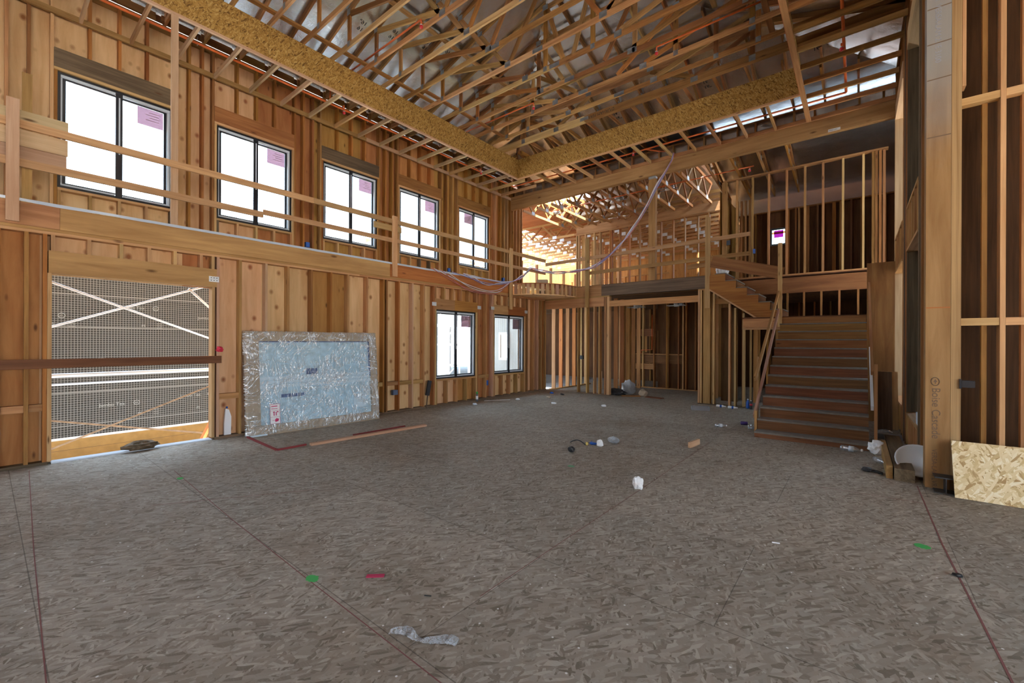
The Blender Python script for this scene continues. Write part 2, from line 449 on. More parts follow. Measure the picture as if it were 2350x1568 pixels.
def clear(name, tint, alpha, rough=0.08, bump=0.0, white=0.0, sc=6.0):
    """thin clear film or pane: mostly straight-through with a glossy coat"""
    t = NT(name); tr = t.n('BsdfTransparent', i_0=rgba(tint)); gl = t.n('BsdfGlossy', i_0=(0.95, 0.97, 1, 1), i_1=rough)
    df = t.n('BsdfDiffuse', i_0=(0.85, 0.9, 0.95, 1))
    tc = t.n('TexCoord')
    fac = alpha
    if bump:
        v = t.n('Mapping', i_Vector=tc.outputs['Object'], i_Scale=(1.0, 1.0, 1.0)).outputs[0]
        n1 = t.n('TexNoise', i_Vector=v, i_Scale=sc, i_Detail=6.0, i_Roughness=0.65, i_Distortion=2.5)
        n2 = t.n('TexVoronoi', i_Vector=t.n('VectorMath', operation='MULTIPLY_ADD', i_0=n1.outputs['Color'], i_1=(0.5, 0.5, 0.5), i_2=v).outputs[0], i_Scale=sc * 0.8, feature='DISTANCE_TO_EDGE')
        h = t.math('ADD', n1.outputs['Fac'], t.math('MULTIPLY', t.math('MINIMUM', n2.outputs['Distance'], 0.12), 3.0))
        bm_ = t.n('Bump', i_Strength=bump, i_Distance=0.05, i_Height=h)
        t.t.links.new(bm_.outputs[0], gl.inputs['Normal']); t.t.links.new(bm_.outputs[0], df.inputs['Normal'])
        fac = t.n('MapRange', i_Value=t.math('ABSOLUTE', t.math('SUBTRACT', n1.outputs['Fac'], 0.5)), i_1=0.0, i_2=0.09, i_3=min(1.0, alpha * 2.0), i_4=alpha * 0.7).outputs[0]
    mx = t.n('MixShader'); t.set(mx.inputs[0], fac); t.t.links.new(tr.outputs[0], mx.inputs[1])
    if white:
        m2 = t.n('MixShader', i_0=white); t.t.links.new(gl.outputs[0], m2.inputs[1]); t.t.links.new(df.outputs[0], m2.inputs[2])
        t.t.links.new(m2.outputs[0], mx.inputs[2])
    else: t.t.links.new(gl.outputs[0], mx.inputs[2])
    t.t.links.new(mx.outputs[0], t.out.inputs['Surface'])
    return t.m


GLASS = clear('window_glass', (0.94, 0.97, 0.98), 0.05)


def wrapmat():
    t = NT('stretch_wrap'); tc = t.n('TexCoord'); v = tc.outputs['Object']
    wob = t.n('TexNoise', i_Vector=v, i_Scale=1.6, i_Detail=2.0)
    v = t.n('VectorMath', operation='MULTIPLY_ADD', i_0=wob.outputs['Color'], i_1=(0.22, 0.22, 0.0), i_2=v).outputs[0]
    tot = None; hts = None
    for a, sx, sy, th in ((0.15, 2.2, 15, .030), (1.25, 2.2, 14, .030), (-0.7, 2.5, 18, .028), (2.2, 2.2, 22, .026), (1.55, 1.6, 26, .030)):
        m = t.n('Mapping', i_Vector=v, i_Rotation=(0, 0, a)); m = t.n('Mapping', i_Vector=m.outputs[0], i_Scale=(sx, sy, 1))
        nz = t.n('TexNoise', i_Vector=m.outputs[0], i_Scale=1.0, i_Detail=2.0)
        rdg = t.n('MapRange', i_Value=t.math('ABSOLUTE', t.math('SUBTRACT', nz.outputs['Fac'], 0.5)), i_1=0.0, i_2=th, i_3=1.0, i_4=0.0).outputs[0]
        msk = t.n('TexNoise', i_Vector=t.n('Mapping', i_Vector=v, i_Location=(a * 9, a, 0)).outputs[0], i_Scale=2.3, i_Detail=2.0)
        rdg = t.math('MULTIPLY', rdg, t.n('MapRange', i_Value=msk.outputs['Fac'], i_1=0.47, i_2=0.58).outputs[0])
        tot = rdg if tot is None else t.math('MAXIMUM', tot, rdg)
        hts = nz.outputs['Fac'] if hts is None else t.math('ADD', hts, nz.outputs['Fac'])
    bmp = t.n('Bump', i_Strength=0.8, i_Distance=0.03, i_Height=hts)
    tr = t.n('BsdfTransparent', i_0=(0.95, 0.97, 0.98, 1)); gl = t.n('BsdfGlossy', i_0=(1, 1, 1, 1), i_1=0.18); df = t.n('BsdfDiffuse', i_0=(0.88, 0.93, 0.97, 1))
    t.t.links.new(bmp.outputs[0], gl.inputs['Normal']); t.t.links.new(bmp.outputs[0], df.inputs['Normal'])
    m1 = t.n('MixShader', i_0=0.7); t.t.links.new(gl.outputs[0], m1.inputs[1]); t.t.links.new(df.outputs[0], m1.inputs[2])
    m2 = t.n('MixShader', i_0=t.math('MULTIPLY_ADD', tot, 0.90, 0.05)); t.t.links.new(tr.outputs[0], m2.inputs[1]); t.t.links.new(m1.outputs[0], m2.inputs[2])
    t.t.links.new(m2.outputs[0], t.out.inputs['Surface'])
    return t.m


WRAP = wrapmat()
FILM = clear('clear_film', (0.9, 0.93, 0.96), 0.5, rough=0.12, bump=0.8, white=0.4, sc=30.0)
PETB = clear('clear_bottle', (0.85, 0.92, 0.97), 0.35, rough=0.1, white=0.35)
STICK = clear('pink_translucent_label', (0.36, 0.25, 0.275), 0.10, rough=0.5, white=0.7)
PGLASS = flat('blue_tinted_glass', (0.62, 0.86, 1.0), 0.08, 0.0, 1.0, var=0.35)


def lathgrid(name, base, wire, cell, ax):
    t = NT(name); tc = t.n('TexCoord'); sp = t.n('SeparateXYZ', i_0=tc.outputs['Object'])
    ls = []
    for i in ax:
        fr = t.math('FRACT', t.math('DIVIDE', sp.outputs[i], cell)); ls.append(t.math('LESS_THAN', fr, 0.17))
    g = t.math('MAXIMUM', ls[0], ls[1])
    nz = t.n('TexNoise', i_Vector=t.n('Mapping', i_Vector=tc.outputs['Object'], i_Scale=(1, 0.5, 7)).outputs[0], i_Scale=1.0, i_Detail=3.0)
    b = t.mix(1.0, rgba(base), t.ramp(nz.outputs['Fac'], [(0.3, g3(0.75)), (0.7, g3(1.25))]), 'MULTIPLY')
    band = t.math('LESS_THAN', t.math('FRACT', t.math('DIVIDE', sp.outputs[2], 0.62)), 0.03)
    t.t.links.new(t.mix(t.math('MAXIMUM', g, band), b, rgba(wire)), t.b.inputs['Base Color']); t.b.inputs['Roughness'].default_value = 0.85
    return t.m


PAPER = lathgrid('building_paper_under_lath', (0.034, 0.032, 0.028), (0.25, 0.25, 0.24), 0.043, (1, 2))
LATH2 = lathgrid('grey_lath', (0.25, 0.25, 0.24), (0.55, 0.55, 0.53), 0.05, (0, 2))


def siding():
    t = NT('lap_siding'); tc = t.n('TexCoord'); sp = t.n('SeparateXYZ', i_0=tc.outputs['Object'])
    fr = t.math('FRACT', t.math('DIVIDE', sp.outputs[2], 0.16))
    t.t.links.new(t.ramp(fr, [(0.0, (0.16, 0.18, 0.19)), (0.09, (0.46, 0.49, 0.50))], 'CONSTANT'), t.b.inputs['Base Color'])  # dark line along each lap is its shadow put into the colour
    return t.m


SIDING = siding()
STUDW = [W_PALE, W_TAN, W_TAN, W_FIR, W_ORG]


def sw(): return random.choice(STUDW)

# ================================================================== SETTING
# ---- ground floor
fl = box('floor', -9.3, 6.2, -5.2, 24.2, -0.03, 0.0, None)
bpy.data.objects.remove(fl)
me = bpy.data.meshes.new('floor')
me.from_pydata([(-8.345, -5.2, 0), (6.2, -5.2, 0), (6.2, 24.2, 0), (-8.345, 24.2, 0), (-8.345, -5.2, -.03), (6.2, -5.2, -.03), (6.2, 24.2, -.03), (-8.345, 24.2, -.03)], [], [(0, 1, 2, 3), (7, 6, 5, 4), (4, 5, 1, 0), (5, 6, 2, 1), (6, 7, 3, 2), (7, 4, 0, 3)])
fl = link('floor', me, Matrix.Identity(4), OSB_FLOOR)
tag(fl, 'grey brown strand board subfloor of the whole ground storey', 'floor', kind='structure')
wf = box('floor_wing', -20, -8.345, 12.75, 24.2, -0.03, 0.0, CONC)
tag(wf, 'grey slab of the wing behind the far left corner', 'floor', kind='structure')
gr = box('ground_courtyard', -30, -8.45, -14, 12.6, -0.72, -0.62, GROUND)
tag(gr, 'pale earth of the courtyard seen through the wall opening', 'ground', kind='structure')
gr2 = box('ground_side', 6.3, 26, -12, 20, -0.72, -0.62, GROUND)
tag(gr2, 'pale earth outside the side openings', 'ground', kind='structure')

# ---- lower left wall
DOOR = (0.565, 2.345, -0.03, 2.49)
LHOLES = [DOOR] + [(a, b, 0.675, 2.395) for a, b in LWIN]
wl_ = thing('wall_left_lower', 'ground storey stud wall with plywood behind it and the large opening', 'wall', (-8.2, 0, 0), kind='structure')
edges = [-2.5, -1.28, -0.06, 0.46, 1.20, 1.98, 2.46, 3.14, 3.97, 4.75, 5.58, 6.36, 7.04, 7.9, 8.7, 9.27, 10.4, 10.92, 12.0]
for a, b in zip(edges, edges[1:]):
    hs = [(h[2], h[3], h[0], h[1]) for h in LHOLES]
    panel('plywood_sheet', (-8.34, 0, 0), (0, 0, 1), (0, 1, 0), 0.0, 3.08, a, b, hs, 0.014, random.choice([PLY_T, PLY_T, PLY_T, PLY_O]), wl_)
XI, XO = -8.2, -8.338
box('bottom_plate', XO, XI, -2.5, 0.53, 0, .038, W_GREY, wl_); box('bottom_plate', XO, XI, 2.385, 12.0, 0, .038, W_GREY, wl_)
box('top_plate', XO, XI, -2.5, 5.0, 3.0, 3.038, W_PALE, wl_); box('top_plate', XO, XI, 5.0, 12.0, 3.0, 3.038, W_TAN, wl_)
box('top_plate', XO, XI, -2.5, 7.0, 3.040, 3.078, W_TAN, wl_); box('top_plate', XO, XI, 7.0, 12.0, 3.040, 3.078, W_TAN, wl_)


def stud(nm, y, z0, z1, par, x0=XO, x1=XI, m=None, w=.038):
    return box(nm, x0, x1, y - w / 2, y + w / 2, z0, z1, m or sw(), par)


for y in (-2.3, -1.9, -1.5, -1.1, -0.7, -0.29, 0.11, 0.34, 0.50, 2.43, 2.76, 3.17, 3.55, 3.985, 4.38, 4.75, 5.19, 5.60, 5.685, 6.01, 6.40, 6.74, 7.06, 8.64, 8.98, 9.26, 10.85, 10.94, 11.27, 11.52, 11.72, 11.80, 11.96):
    stud('stud', y, .038, 3.0, wl_, m=random.choice([W_TAN, W_TAN, W_FIR, W_ORG, W_PINK]))
for y, z1 in ((0.541, 2.50), (2.366, 2.50)): stud('jack_stud', y, .038, z1, wl_, m=W_PALE, w=.04)
box('header', -8.335, -8.195, 0.53, 2.41, 2.50, 2.795, W_LVL, wl_)
for y in (0.57, 0.91, 1.24, 1.55, 1.86, 2.20, 2.36): stud('cripple_stud', y, 2.795, 3.0, wl_, m=W_PALE)
for a, b in LWIN:
    for y in (a - .021, b + .021): stud('jack_stud', y, .038, 2.43, wl_, m=W_PALE)
    box('header', -8.335, -8.195, a - .05, (a + b) / 2 - .1, 2.43, 2.70, W_LVL, wl_); box('header', -8.335, -8.195, (a + b) / 2 - .1, b + .05, 2.43, 2.70, W_ORG, wl_)
    box('window_sill_plate', XO, XI, a, b, .625, .663, W_TAN, wl_)
    for k in range(5): stud('cripple_stud', a + .02 + (b - a - .04) * k / 4, .038, .625, wl_, m=W_TAN)
    for k in range(6): stud('cripple_stud', a - .02 + (b - a + .04) * k / 5, 2.70, 3.0, wl_, m=W_TAN)
for a, b, z in ((-.27, .09, .68), (.13, .32, .70), (.36, .48, .70), (2.45, 2.74, .65), (5.21, 5.58, .62), (5.70, 5.99, .62), (6.03, 6.38, .61), (6.42, 6.72, .61), (8.66, 8.96, .60), (8.99, 9.10, .60)):
    box('blocking', -8.30, -8.21, a + .001, b - .001, z, z + .09, W_TAN, wl_)

# ---- upper left wall
wu = thing('wall_left_upper', 'upper storey stud wall with five black framed windows', 'wall', (-9.75, 0, 3.4), kind='structure')
UXI, UXO = -9.75, -9.888
for k in range(13):
    a = -2.5 + 1.22 * k; b = min(a + 1.22, 12.66)
    hs = [(4.04, 5.815, p, q) for p, q in UWIN]
    panel('plywood_sheet', (-9.89, 0, 0), (0, 0, 1), (0, 1, 0), 3.4, 7.31, a, b, hs, 0.014, PLY_O if k > 4 else random.choice([PLY_T, PLY_O]), wu)
box('bottom_plate', UXO, UXI, -2.5, 12.05, 3.40, 3.438, W_TAN, wu)
box('top_plate', UXO, UXI, -2.5, 5.0, 7.234, 7.272, W_TAN, wu); box('top_plate', UXO, UXI, 5.0, 12.05, 7.234, 7.272, W_FIR, wu)
box('top_plate', UXO, UXI, -2.5, 12.05, 7.273, 7.31, W_FIR, wu)
ys = [-2.2, -1.8, -1.4, -1.0, -0.6, -0.2, 0.2, 0.42]
for i, (a, b) in enumerate(UWIN):
    ys += [a - .062, b + .062]
    if i < 4:
        c = UWIN[i + 1][0]; ys += [b + (c - b) * .36, b + (c - b) * .66]
ys += [11.15, 11.42, 11.62, 11.80, 11.98, 12.1, 12.3, 12.5, 12.63]
for y in ys: stud('stud', y, 3.438, 7.234, wu, UXO, UXI, random.choice([W_FIR, W_ORG, W_ORG, W_TAN, W_PALE]))
for i, (a, b) in enumerate(UWIN):
    for y in (a - .021, b + .021): stud('jack_stud', y, 3.438, 5.86, wu, UXO, UXI, W_PALE if i % 2 else W_ORG)
    box('header', UXO, -9.747, a - .04, b + .04, 5.905, 6.20, W_GREY if i in (0, 2) else W_FIR, wu)
    box('header_trimmer', UXO, UXI, a - .04, b + .04, 5.86, 5.904, W_PALE, wu)
    box('window_sill_plate', UXO, UXI, a, b, 3.985, 4.025, W_PALE, wu)
    for k in range(5): stud('cripple_stud', a + .02 + (b - a - .04) * k / 4, 3.438, 3.985, wu, UXO, UXI, random.choice([W_PALE, W_PALE, W_GREY, W_TAN]))
    for k in range(1, 4): stud('cripple_stud', a + (b - a) * k / 4, 6.20, 7.234, wu, UXO, UXI, W_ORG)

# ---- windows


def window(nm, x, a, b, z0, z1, label, stick=0, dark=False):
    """two-light sliding window in the plane x, seen from +x; stick 1: label on the far light, 2: on the near light"""
    t = thing(nm, label, 'window', (x, (a + b) / 2, z0), kind='structure')
    o = .05; xf, xb = x + .045, x - .045; m = (a + b) / 2
    fr = box('window_frame', xb, xf, a, a + .035, z0, z1, BLACK, t)
    for y0, y1, c, d in ((b - .035, b, z0, z1), (a + .035, b - .035, z0, z0 + .03), (a + .035, b - .035, z1 - .03, z1)):
        box('frame_piece', xb, xf, y0, y1, c, d, BLACK, t)
    box('track', xb + .002, xf - .012, a + .035, m - .05, z1 - .075, z1 - .031, VINYL, t); box('track', xb + .002, xf - .012, m + .05, b - .035, z1 - .075, z1 - .031, VINYL, t)
    box('track', xb + .002, xf - .012, a + .035, m - .05, z0 + .031, z0 + .06, VINYL, t); box('track', xb + .002, xf - .012, m + .05, b - .035, z0 + .031, z0 + .06, VINYL, t)
    box('track', xb + .002, xf - .012, b - .075, b - .036, z0 + .07, z1 - .08, VINYL, t); box('track', xb + .002, xf - .012, a + .036, a + .055, z0 + .07, z1 - .08, VINYL, t)
    for y0, y1, dx in ((a + .055, m + .012, 0.0), (m - .012, b - .075, -.022)):
        s = box('sash', x - .015 + dx, x + .012 + dx, y0, y0 + .04, z0 + .06, z1 - .075, BLACK, t)
        box('sash_rail', x - .015 + dx, x + .012 + dx, y1 - .04, y1, z0 + .06, z1 - .075, BLACK, s)
        box('sash_rail', x - .015 + dx, x + .012 + dx, y0 + .04, y1 - .04, z0 + .06, z0 + .085, BLACK, s)
        box('sash_rail', x - .015 + dx, x + .012 + dx, y0 + .04, y1 - .04, z1 - .10, z1 - .075, BLACK, s)
        box('pane', x - .003 + dx, x + .001 + dx, y0 + .04, y1 - .04, z0 + .085, z1 - .10, GLASS, s)
    box('interlock', x + .012, x + .03, m - .045, m + .045, z0 + .03, z1 - .03, BLACK, t)
    box('interlock_strip', x + .030, x + .034, m - .006, m + .014, z0 + .75, z1 - .1, VINYL, t)
    box('latch', x + .012, x + .055, m - .03, m + .03, z0 + .012, z0 + .05, BLACK, t)
    if stick:
        yb = (b - .12) if stick == 1 else (m - .05)
        st = box('pink_sticker', x + (-.020 if stick == 1 else .0015), x + (-.018 if stick == 1 else .0035), yb - .36, yb, z1 - .41, z1 - .105, STICK, t)
        for k in range(4):
            box('printed_line', x + (-.018 if stick == 1 else .0035), x + (-.017 if stick == 1 else .0045), yb - .20 - .05 * (k % 2), yb - .06, z1 - .17 - .045 * k, z1 - .162 - .045 * k, INKB, st)
    return t


for i, (a, b) in enumerate(UWIN):
    window('window_%d' % (i + 1), -9.835, a, b, 4.04, 5.855,
           '%s black sliding window of the upper row, counted from the near end' % ORD[i], 2 if i == 4 else 1)
window('window_6', -8.285, LWIN[0][0], LWIN[0][1], .675, 2.425, 'black sliding window of the lower wall beside the wrapped window unit', 1)
window('window_7', -8.285, LWIN[1][0], LWIN[1][1], .675, 2.425, 'black sliding window of the lower wall next to the far corner', 1)

# ---- upper walkway slab and beam carrying it
fw = thing('floor_walkway', 'upper walkway deck along the window wall', 'floor', (-9, 0, 3.1), kind='structure')
box('subfloor', -9.9, -8.20, -2.5, 12.0, 3.372, 3.40, OSB_PALE, fw)  # pale board on an unseen deck, picked to bounce window light upward
for k in range(24): box('floor_joist', -9.9, -8.345, -2.3 + .61 * k, -2.262 + .61 * k, 3.08, 3.372, W_TAN, fw)
BEAMS = [(-2.5, 0.63, 'near end length of the left wall rim beam, ending in a stained butt joint', W_LVL), (0.632, 5.755, 'long middle length of the left wall rim beam over the wrapped window', W_LVL), (5.757, 10.18, 'far length of the left wall rim beam, with cables drooping over it', W_ORG)]
for a, b, l, m in BEAMS:
    tag(box('rim_beam', -8.345, -8.195, a, b, 3.08, 3.37, m), l, 'beam', 'rim beams along the left walkway')
bm = bmesh.new(); prev = None
for k in range(90):
    y = -2.5 + k * .14; w = mnoise.noise(Vector((y * 2.3, 1, 0))) * .012; w2 = mnoise.noise(Vector((y * 1.7, 5, 3))) * .012
    cur = [bm.verts.new(p) for p in ((-8.30, y, 3.404), (-8.188 + w, y, 3.410 + w2 * .3), (-8.187 + w2, y, 3.371 + w), (-8.191 + w2, y, 3.371 + w), (-8.193 + w, y, 3.404 + w2 * .3), (-8.30, y, 3.4015))]
    if prev:
        for i in range(6): bm.faces.new((prev[i], prev[(i + 1) % 6], cur[(i + 1) % 6], cur[i]))
    prev = cur
bm.faces.ensure_lookup_table()
tag(bmobj('plastic_strip', bm, flat('bluish_white_film', (0.55, 0.62, 0.72), 0.3)), 'crumpled pale plastic strip along the top edge of the left beam', 'plastic strip')

# ---- roof
S = 0.29; XE, XR, YB, XM = -9.75, 0.6, 12.05, -4.575


def hx(x, y): return min(x - XE, XR - x, YB - y)


def zt(x, y): return 7.37 + S * hx(x, y)


rf = thing('ceiling', 'hipped roof deck faced with silver foil above the trusses', 'ceiling', (XM, 6, 7.4), kind='structure')
OH = 0.62


def zd(h): return 7.37 + S * h + .095


A = (XE - OH, -4.5, zd(-OH)); B = (XE - OH, YB + OH, zd(-OH)); Cc = (XM, YB - 5.175, zd(5.175)); D = (XM, -4.5, zd(5.175))
E_ = (XR + OH, YB + OH, zd(-OH)); F_ = (XR + OH, -4.5, zd(-OH))
slab3('roof_deck', [A, B, Cc, D], .02, FOIL, rf); slab3('roof_deck', [B, E_, Cc], .02, FOIL, rf); slab3('roof_deck', [E_, F_, D, Cc], .02, FOIL, rf)
box('roof_deck', XR + OH + .01, 6.4, -5.2, 14.0, 7.33, 7.36, PLY_D, rf)  # unseen flat roof, extended past the right wall to block the sun
box('roof_deck', -10.5, 6.4, -5.2, -4.45, 7.36, 7.40, PLY_D, rf)
for k in range(8):
    y = 2.38 + .598 * k + (.0 if k % 3 else .12); x = -7.95 + .22 * (k % 4)
    for q, s_ in ((0, '16'), (.15, '16"')):
        text('foil_print', s_, .12, (x + q, y + .10, zd(x + q - XE) - .0015), (0.0, -1.0, 0.0), (1.0, 0, S), INK, rf)
for x in (-5.2, -2.9, -.75):
    y = 10.75
    for q, s_ in ((0, '16'), (.15, '16"')):
        text('foil_print', s_, .12, (x, y + q, zd(YB - y - q) - .0015), (1, 0, 0), (0, 1, -S), INK, rf)

CH = .089
for k in range(21):
    y = -2.25 + .598 * k + .05
    if y < 9.7: box('eave_block', XE + .01, XE + .048, y + .0, y + .52, 7.315, 7.445, W_FIR, rf)
box('eave_block', XE + .005, XE + .009, -2.5, 12.0, 7.312, 7.44, W_DARK, rf)
box('eave_fascia', XE - OH, XR + OH, YB + OH + .002, YB + OH + .04, 7.02, 7.30, W_FIR, rf)
# trusses


def roof_truss(y, label, ply=1, deep=CH):
    t = thing('roof_truss', label, 'truss', (XM, y, 7.31), 'roof trusses')
    h = YB - y; w = .038 * ply
    m1 = random.choice([W_TAN, W_TAN, W_PALE]); m2 = random.choice([W_TAN, W_FIR])
    zb = 7.312
    spl = random.choice([-5.5, -4.9, -4.3])
    box('bottom_chord', XE - .1, spl, y - w / 2, y + w / 2, zb, zb + deep, m1, t); box('bottom_chord', spl, XR + .1, y - w / 2, y + w / 2, zb, zb + deep, m2, t)
    ridge = h >= 5.175
    hh = 5.175 if ridge else h
    xl, xr = XE + hh, XR - hh
    drop = 0 if ridge else .092
    zf = 7.37 + S * hh - drop
    for sx, xa, xb in ((1, XE - .1, xl), (-1, XR + .1, xr)):
        za = 7.37 - S * .1 + .001
        bar('top_chord', (xa, y, za + CH / 2), (xb, y, 7.37 + S * hh + CH / 2), w, CH, random.choice([W_TAN, W_FIR]), t)
    if not ridge: box('top_chord', xl, xr, y - w / 2, y + w / 2, zf, zf + CH, W_TAN, t)
    zlo = zb + deep
    web = lambda a, b: bar('web', (a[0], y, a[1]), (b[0], y, b[1]), .036, CH, random.choice([W_FIR, W_TAN, W_ORG]), t, (0, 0, 1) if abs(a[0] - b[0]) > .05 else (1, 0, 0))
    plates = [(spl, zb + deep / 2, .24, .085)]
    xs = [-7.67, -5.64] if hh > 2.3 else []
    for sgn in (0, 1):
        f = (lambda x: x) if sgn == 0 else (lambda x: 2 * XM - x)
        if hh > 2.3:
            zv = 7.37 + S * 2.08
            web((f(-7.67), zlo), (f(-7.67), zv)); web((f(-7.63), zv - .02), (f(-5.69), zlo + .03))
            plates += [(f(-7.67), zb + .07, .09, .10), (f(-7.67), zv + .02, .11, .12), (f(-5.66), zb + .07, .15, .11)]
            if ridge:
                web((f(-5.6), zlo + .02), (f(-4.66), 7.37 + S * 5.06)); web((f(-6.45), 7.37 + S * 3.3), (f(-5.75), zlo + .02))
                plates += [(f(-6.45), 7.37 + S * 3.3 + .03, .13, .10)]
            else:
                web((f(xl), zlo), (f(xl), zf)); plates += [(f(xl), zf + .05, .13, .11), (f(xl), zb + .06, .09, .10)]
                if hh > 2.9: web((f(xl + .05), zf - .01), (f(XM - .5 if xl < -5.6 else XM - .12), zlo + .02))
        else:
            web((f(xl), zlo), (f(xl), zf)); plates += [(f(xl), zf + .05, .13, .11), (f(xl), zb + .06, .12, .12)]
            web((f(xl + .05), zf), (f(xl + 1.1), zlo)); web((f(xl + 1.15), zlo), (f(xl + 2.1), zf))
            plates += [(f(xl + 1.12), zb + .06, .15, .11), (f(xl + 2.1), zf + .05, .15, .11)]
    if ridge: plates += [(XM, 7.37 + S * 5.1 + .02, .2, .12)]
    for x, z, pw, ph in plates:
        box('nail_plate', x - pw / 2, x + pw / 2, y - w / 2 - .0025, y - w / 2 - .0005, z - ph / 2, z + ph / 2, GALV, t)
    return t


TY = [2.05 + .598 * k for k in range(13)]
nT = len(TY)
for k, y in enumerate(TY):
    roof_truss(y, '%s roof truss in front of the heavy girder truss' % ORD[nT - 1 - k].capitalize())
gt = roof_truss(9.78, 'heavy three ply girder truss with handwritten lettering on its lower chord', 3, .14)
text('handwriting', "D'URHAM FERRY", .105, (-4.66, 9.78 - .0585, 7.405), (-1, 0, 0), (0, 0, -1), INK, gt, ext=.0006)

# hip end jacks
JX = [-9.15 + .61 * k for k in range(16)]
for k, x in enumerate(JX):
    y1 = YB - min(x - XE, XR - x)
    t = thing('jack_truss', '%s hip end jack truss along the far strand board fascia, counted from the left corner' % ORD[k], 'truss', (x, YB, 7.31), 'hip end jack trusses')
    bar('top_chord', (x, YB + .6, 7.37 - S * .6 + CH / 2), (x, y1, zt(x, y1) + CH / 2), .038, CH, random.choice([W_ORG, W_TAN, W_FIR]), t)
    yb = max(9.85, y1)
    box('bottom_chord', x - .019, x + .019, yb, YB + .05, 7.312, 7.312 + CH, random.choice([W_ORG, W_FIR]), t)
    if YB - yb > 1.5:
        bar('web', (x, 11.35, 7.41), (x, 10.45, 7.37 + S * (YB - 10.45) - .02), .036, CH, W_FIR, t)
        bar('web', (x, 9.89, 7.41), (x, 10.40, 7.37 + S * (YB - 10.40) - .02), .036, CH, W_FIR, t)
        box('nail_plate', x + .0195, x + .021, 10.36, 10.50, 7.37 + S * 1.63 - .07, 7.37 + S * 1.63 + .06, GALV, t)
for k, y in enumerate((10.36, 10.97, 11.58)):
    h = YB - y
    tag(bar('jack_rafter', (XE - .5, y, 7.37 - S * .5 + CH / 2), (XE + h - .04, y, 7.37 + S * (h - .04) + CH / 2), .038, CH, W_TAN), '%s short rafter between the left eave and the hip' % ORD[k], 'rafter', 'short left rafters')
tag(bar('hip_rafter', (XE - .5, YB + .5, 7.37 - S * .5 + .05), (-7.42, 9.72, 7.37 + S * 2.33 + .05), .038, .085, W_FIR), 'diagonal hip rafter rising from the far left corner', 'rafter')
# braces lying over the lower chords and under the upper chords
for x0, y0, y1, z, l in ((-8.03, -2.4, 6.93, 7.402, 'long brown brace board lying across the truss chords next to the left fascia'), (-7.80, 6.3, 9.45, 7.402, 'shorter brace board across the truss chords toward the far corner'),
                         (2 * XM + 7.9, -2.4, 9.3, 7.402, 'brace board across the truss chords next to the right fascia')):
    tag(box('truss_brace', x0 - .045, x0 + .045, y0, y1, z, z + .038, W_FIR), l, 'brace', 'truss brace boards')
for x0, y0, y1, l in ((-6.98, -2.4, 8.9, 'brace board nailed under the sloping left top chords'), (2 * XM + 6.98, -2.4, 8.9, 'brace board nailed under the sloping right top chords')):
    z = 7.37 + S * 2.77
    tag(box('chord_brace', x0 - .045, x0 + .045, y0, y1, z - .05, z - .012, W_TAN), l, 'brace', 'braces under top chords')

# ---- soffit: ledgers, fascia, joists
ZS = 6.705
tag(box('wall_ledger', -9.75, -9.712, -2.5, 6.1, ZS, ZS + CH, W_TAN), 'near length of the ledger board nailed across the upper left studs', 'ledger', 'soffit ledgers')
tag(box('wall_ledger', -9.75, -9.712, 6.102, 11.95, ZS, ZS + CH, W_PINK), 'far length of the ledger board nailed across the upper left studs', 'ledger', 'soffit ledgers')
tag(box('beam_ledger', -9.71, -5.3, 11.912, 11.95, ZS + .01, ZS + .01 + CH, W_TAN), 'left length of the ledger along the top of the far beam', 'ledger', 'soffit ledgers')
tag(box('beam_ledger', -5.298, .6, 11.912, 11.95, ZS + .01, ZS + .01 + CH, W_TAN), 'right length of the ledger along the top of the far beam', 'ledger', 'soffit ledgers')
FX, FY, FR = -8.27, 10.49, -.93
seams = [-1.66, .78, 3.22, 5.66, 8.10, FY]
for k, (a, b) in enumerate(zip(seams, seams[1:])):
    tag(box('fascia_sheet', FX - .014, FX, a + .002, b - .002, ZS + .03, 7.31, OSB_GOLD), '%s golden strand board sheet of the left fascia, counted from the inner corner' % ORD[4 - k].capitalize(), 'fascia board', 'strand board fascia sheets')
sx = [FX, -5.85, -3.41, FR]
for k, (a, b) in enumerate(zip(sx, sx[1:])):
    tag(box('fascia_sheet', a + .002, b - .002, FY, FY + .014, ZS + .03, 7.31, OSB_GOLD), '%s golden strand board sheet of the far fascia, counted from the inner corner' % ORD[k].capitalize(), 'fascia board', 'strand board fascia sheets')
for k, (a, b) in enumerate(zip(seams[1:], seams[2:])):
    tag(box('fascia_sheet', FR, FR + .014, a + .002, b - .002, ZS + .03, 7.31, OSB_GOLD), '%s strand board sheet of the right fascia seen from behind, counted from the inner corner' % ORD[3 - k].capitalize(), 'fascia board', 'strand board fascia sheets')
tag(box('soffit_plate', FX - .052, FX + .001, -1.66, FY, ZS - .008, ZS + .03, W_PINK), 'pale plate edge under the left strand board fascia', 'plate', 'plates under the fascias')
tag(box('soffit_plate', FX - .052, FR, FY - .001, FY + .052, ZS - .008, ZS + .029, W_PALE), 'pale plate edge under the far strand board fascia', 'plate', 'plates under the fascias')
sp = tag(box('soffit_plate', FR - .001, FR + .088, -1.66, 11.91, ZS - .008, ZS + .03, W_TAN), 'long pale plate with a red edge running under the right fascia to the far beam', 'plate', 'plates under the fascias')
box('red_edge', FR - .004, FR - .0012, -1.66, FY, ZS - .008, ZS + .03, flat('red_marked_edge', (.45, .06, .03), .7), sp)
jy = [11.39 - .613 * k for k in range(22)]
for k, y in enumerate(jy):
    tag(box('soffit_joist', -9.711, FX - .053 if y < FY else FX + .05, y - .019, y + .019, ZS, ZS + CH, random.choice([CREAM, W_PALE, CREAM])), '%s pale soffit joist over the left windows, counted from the far corner' % ORD[k].capitalize(), 'joist', 'soffit joists over the left walkway')
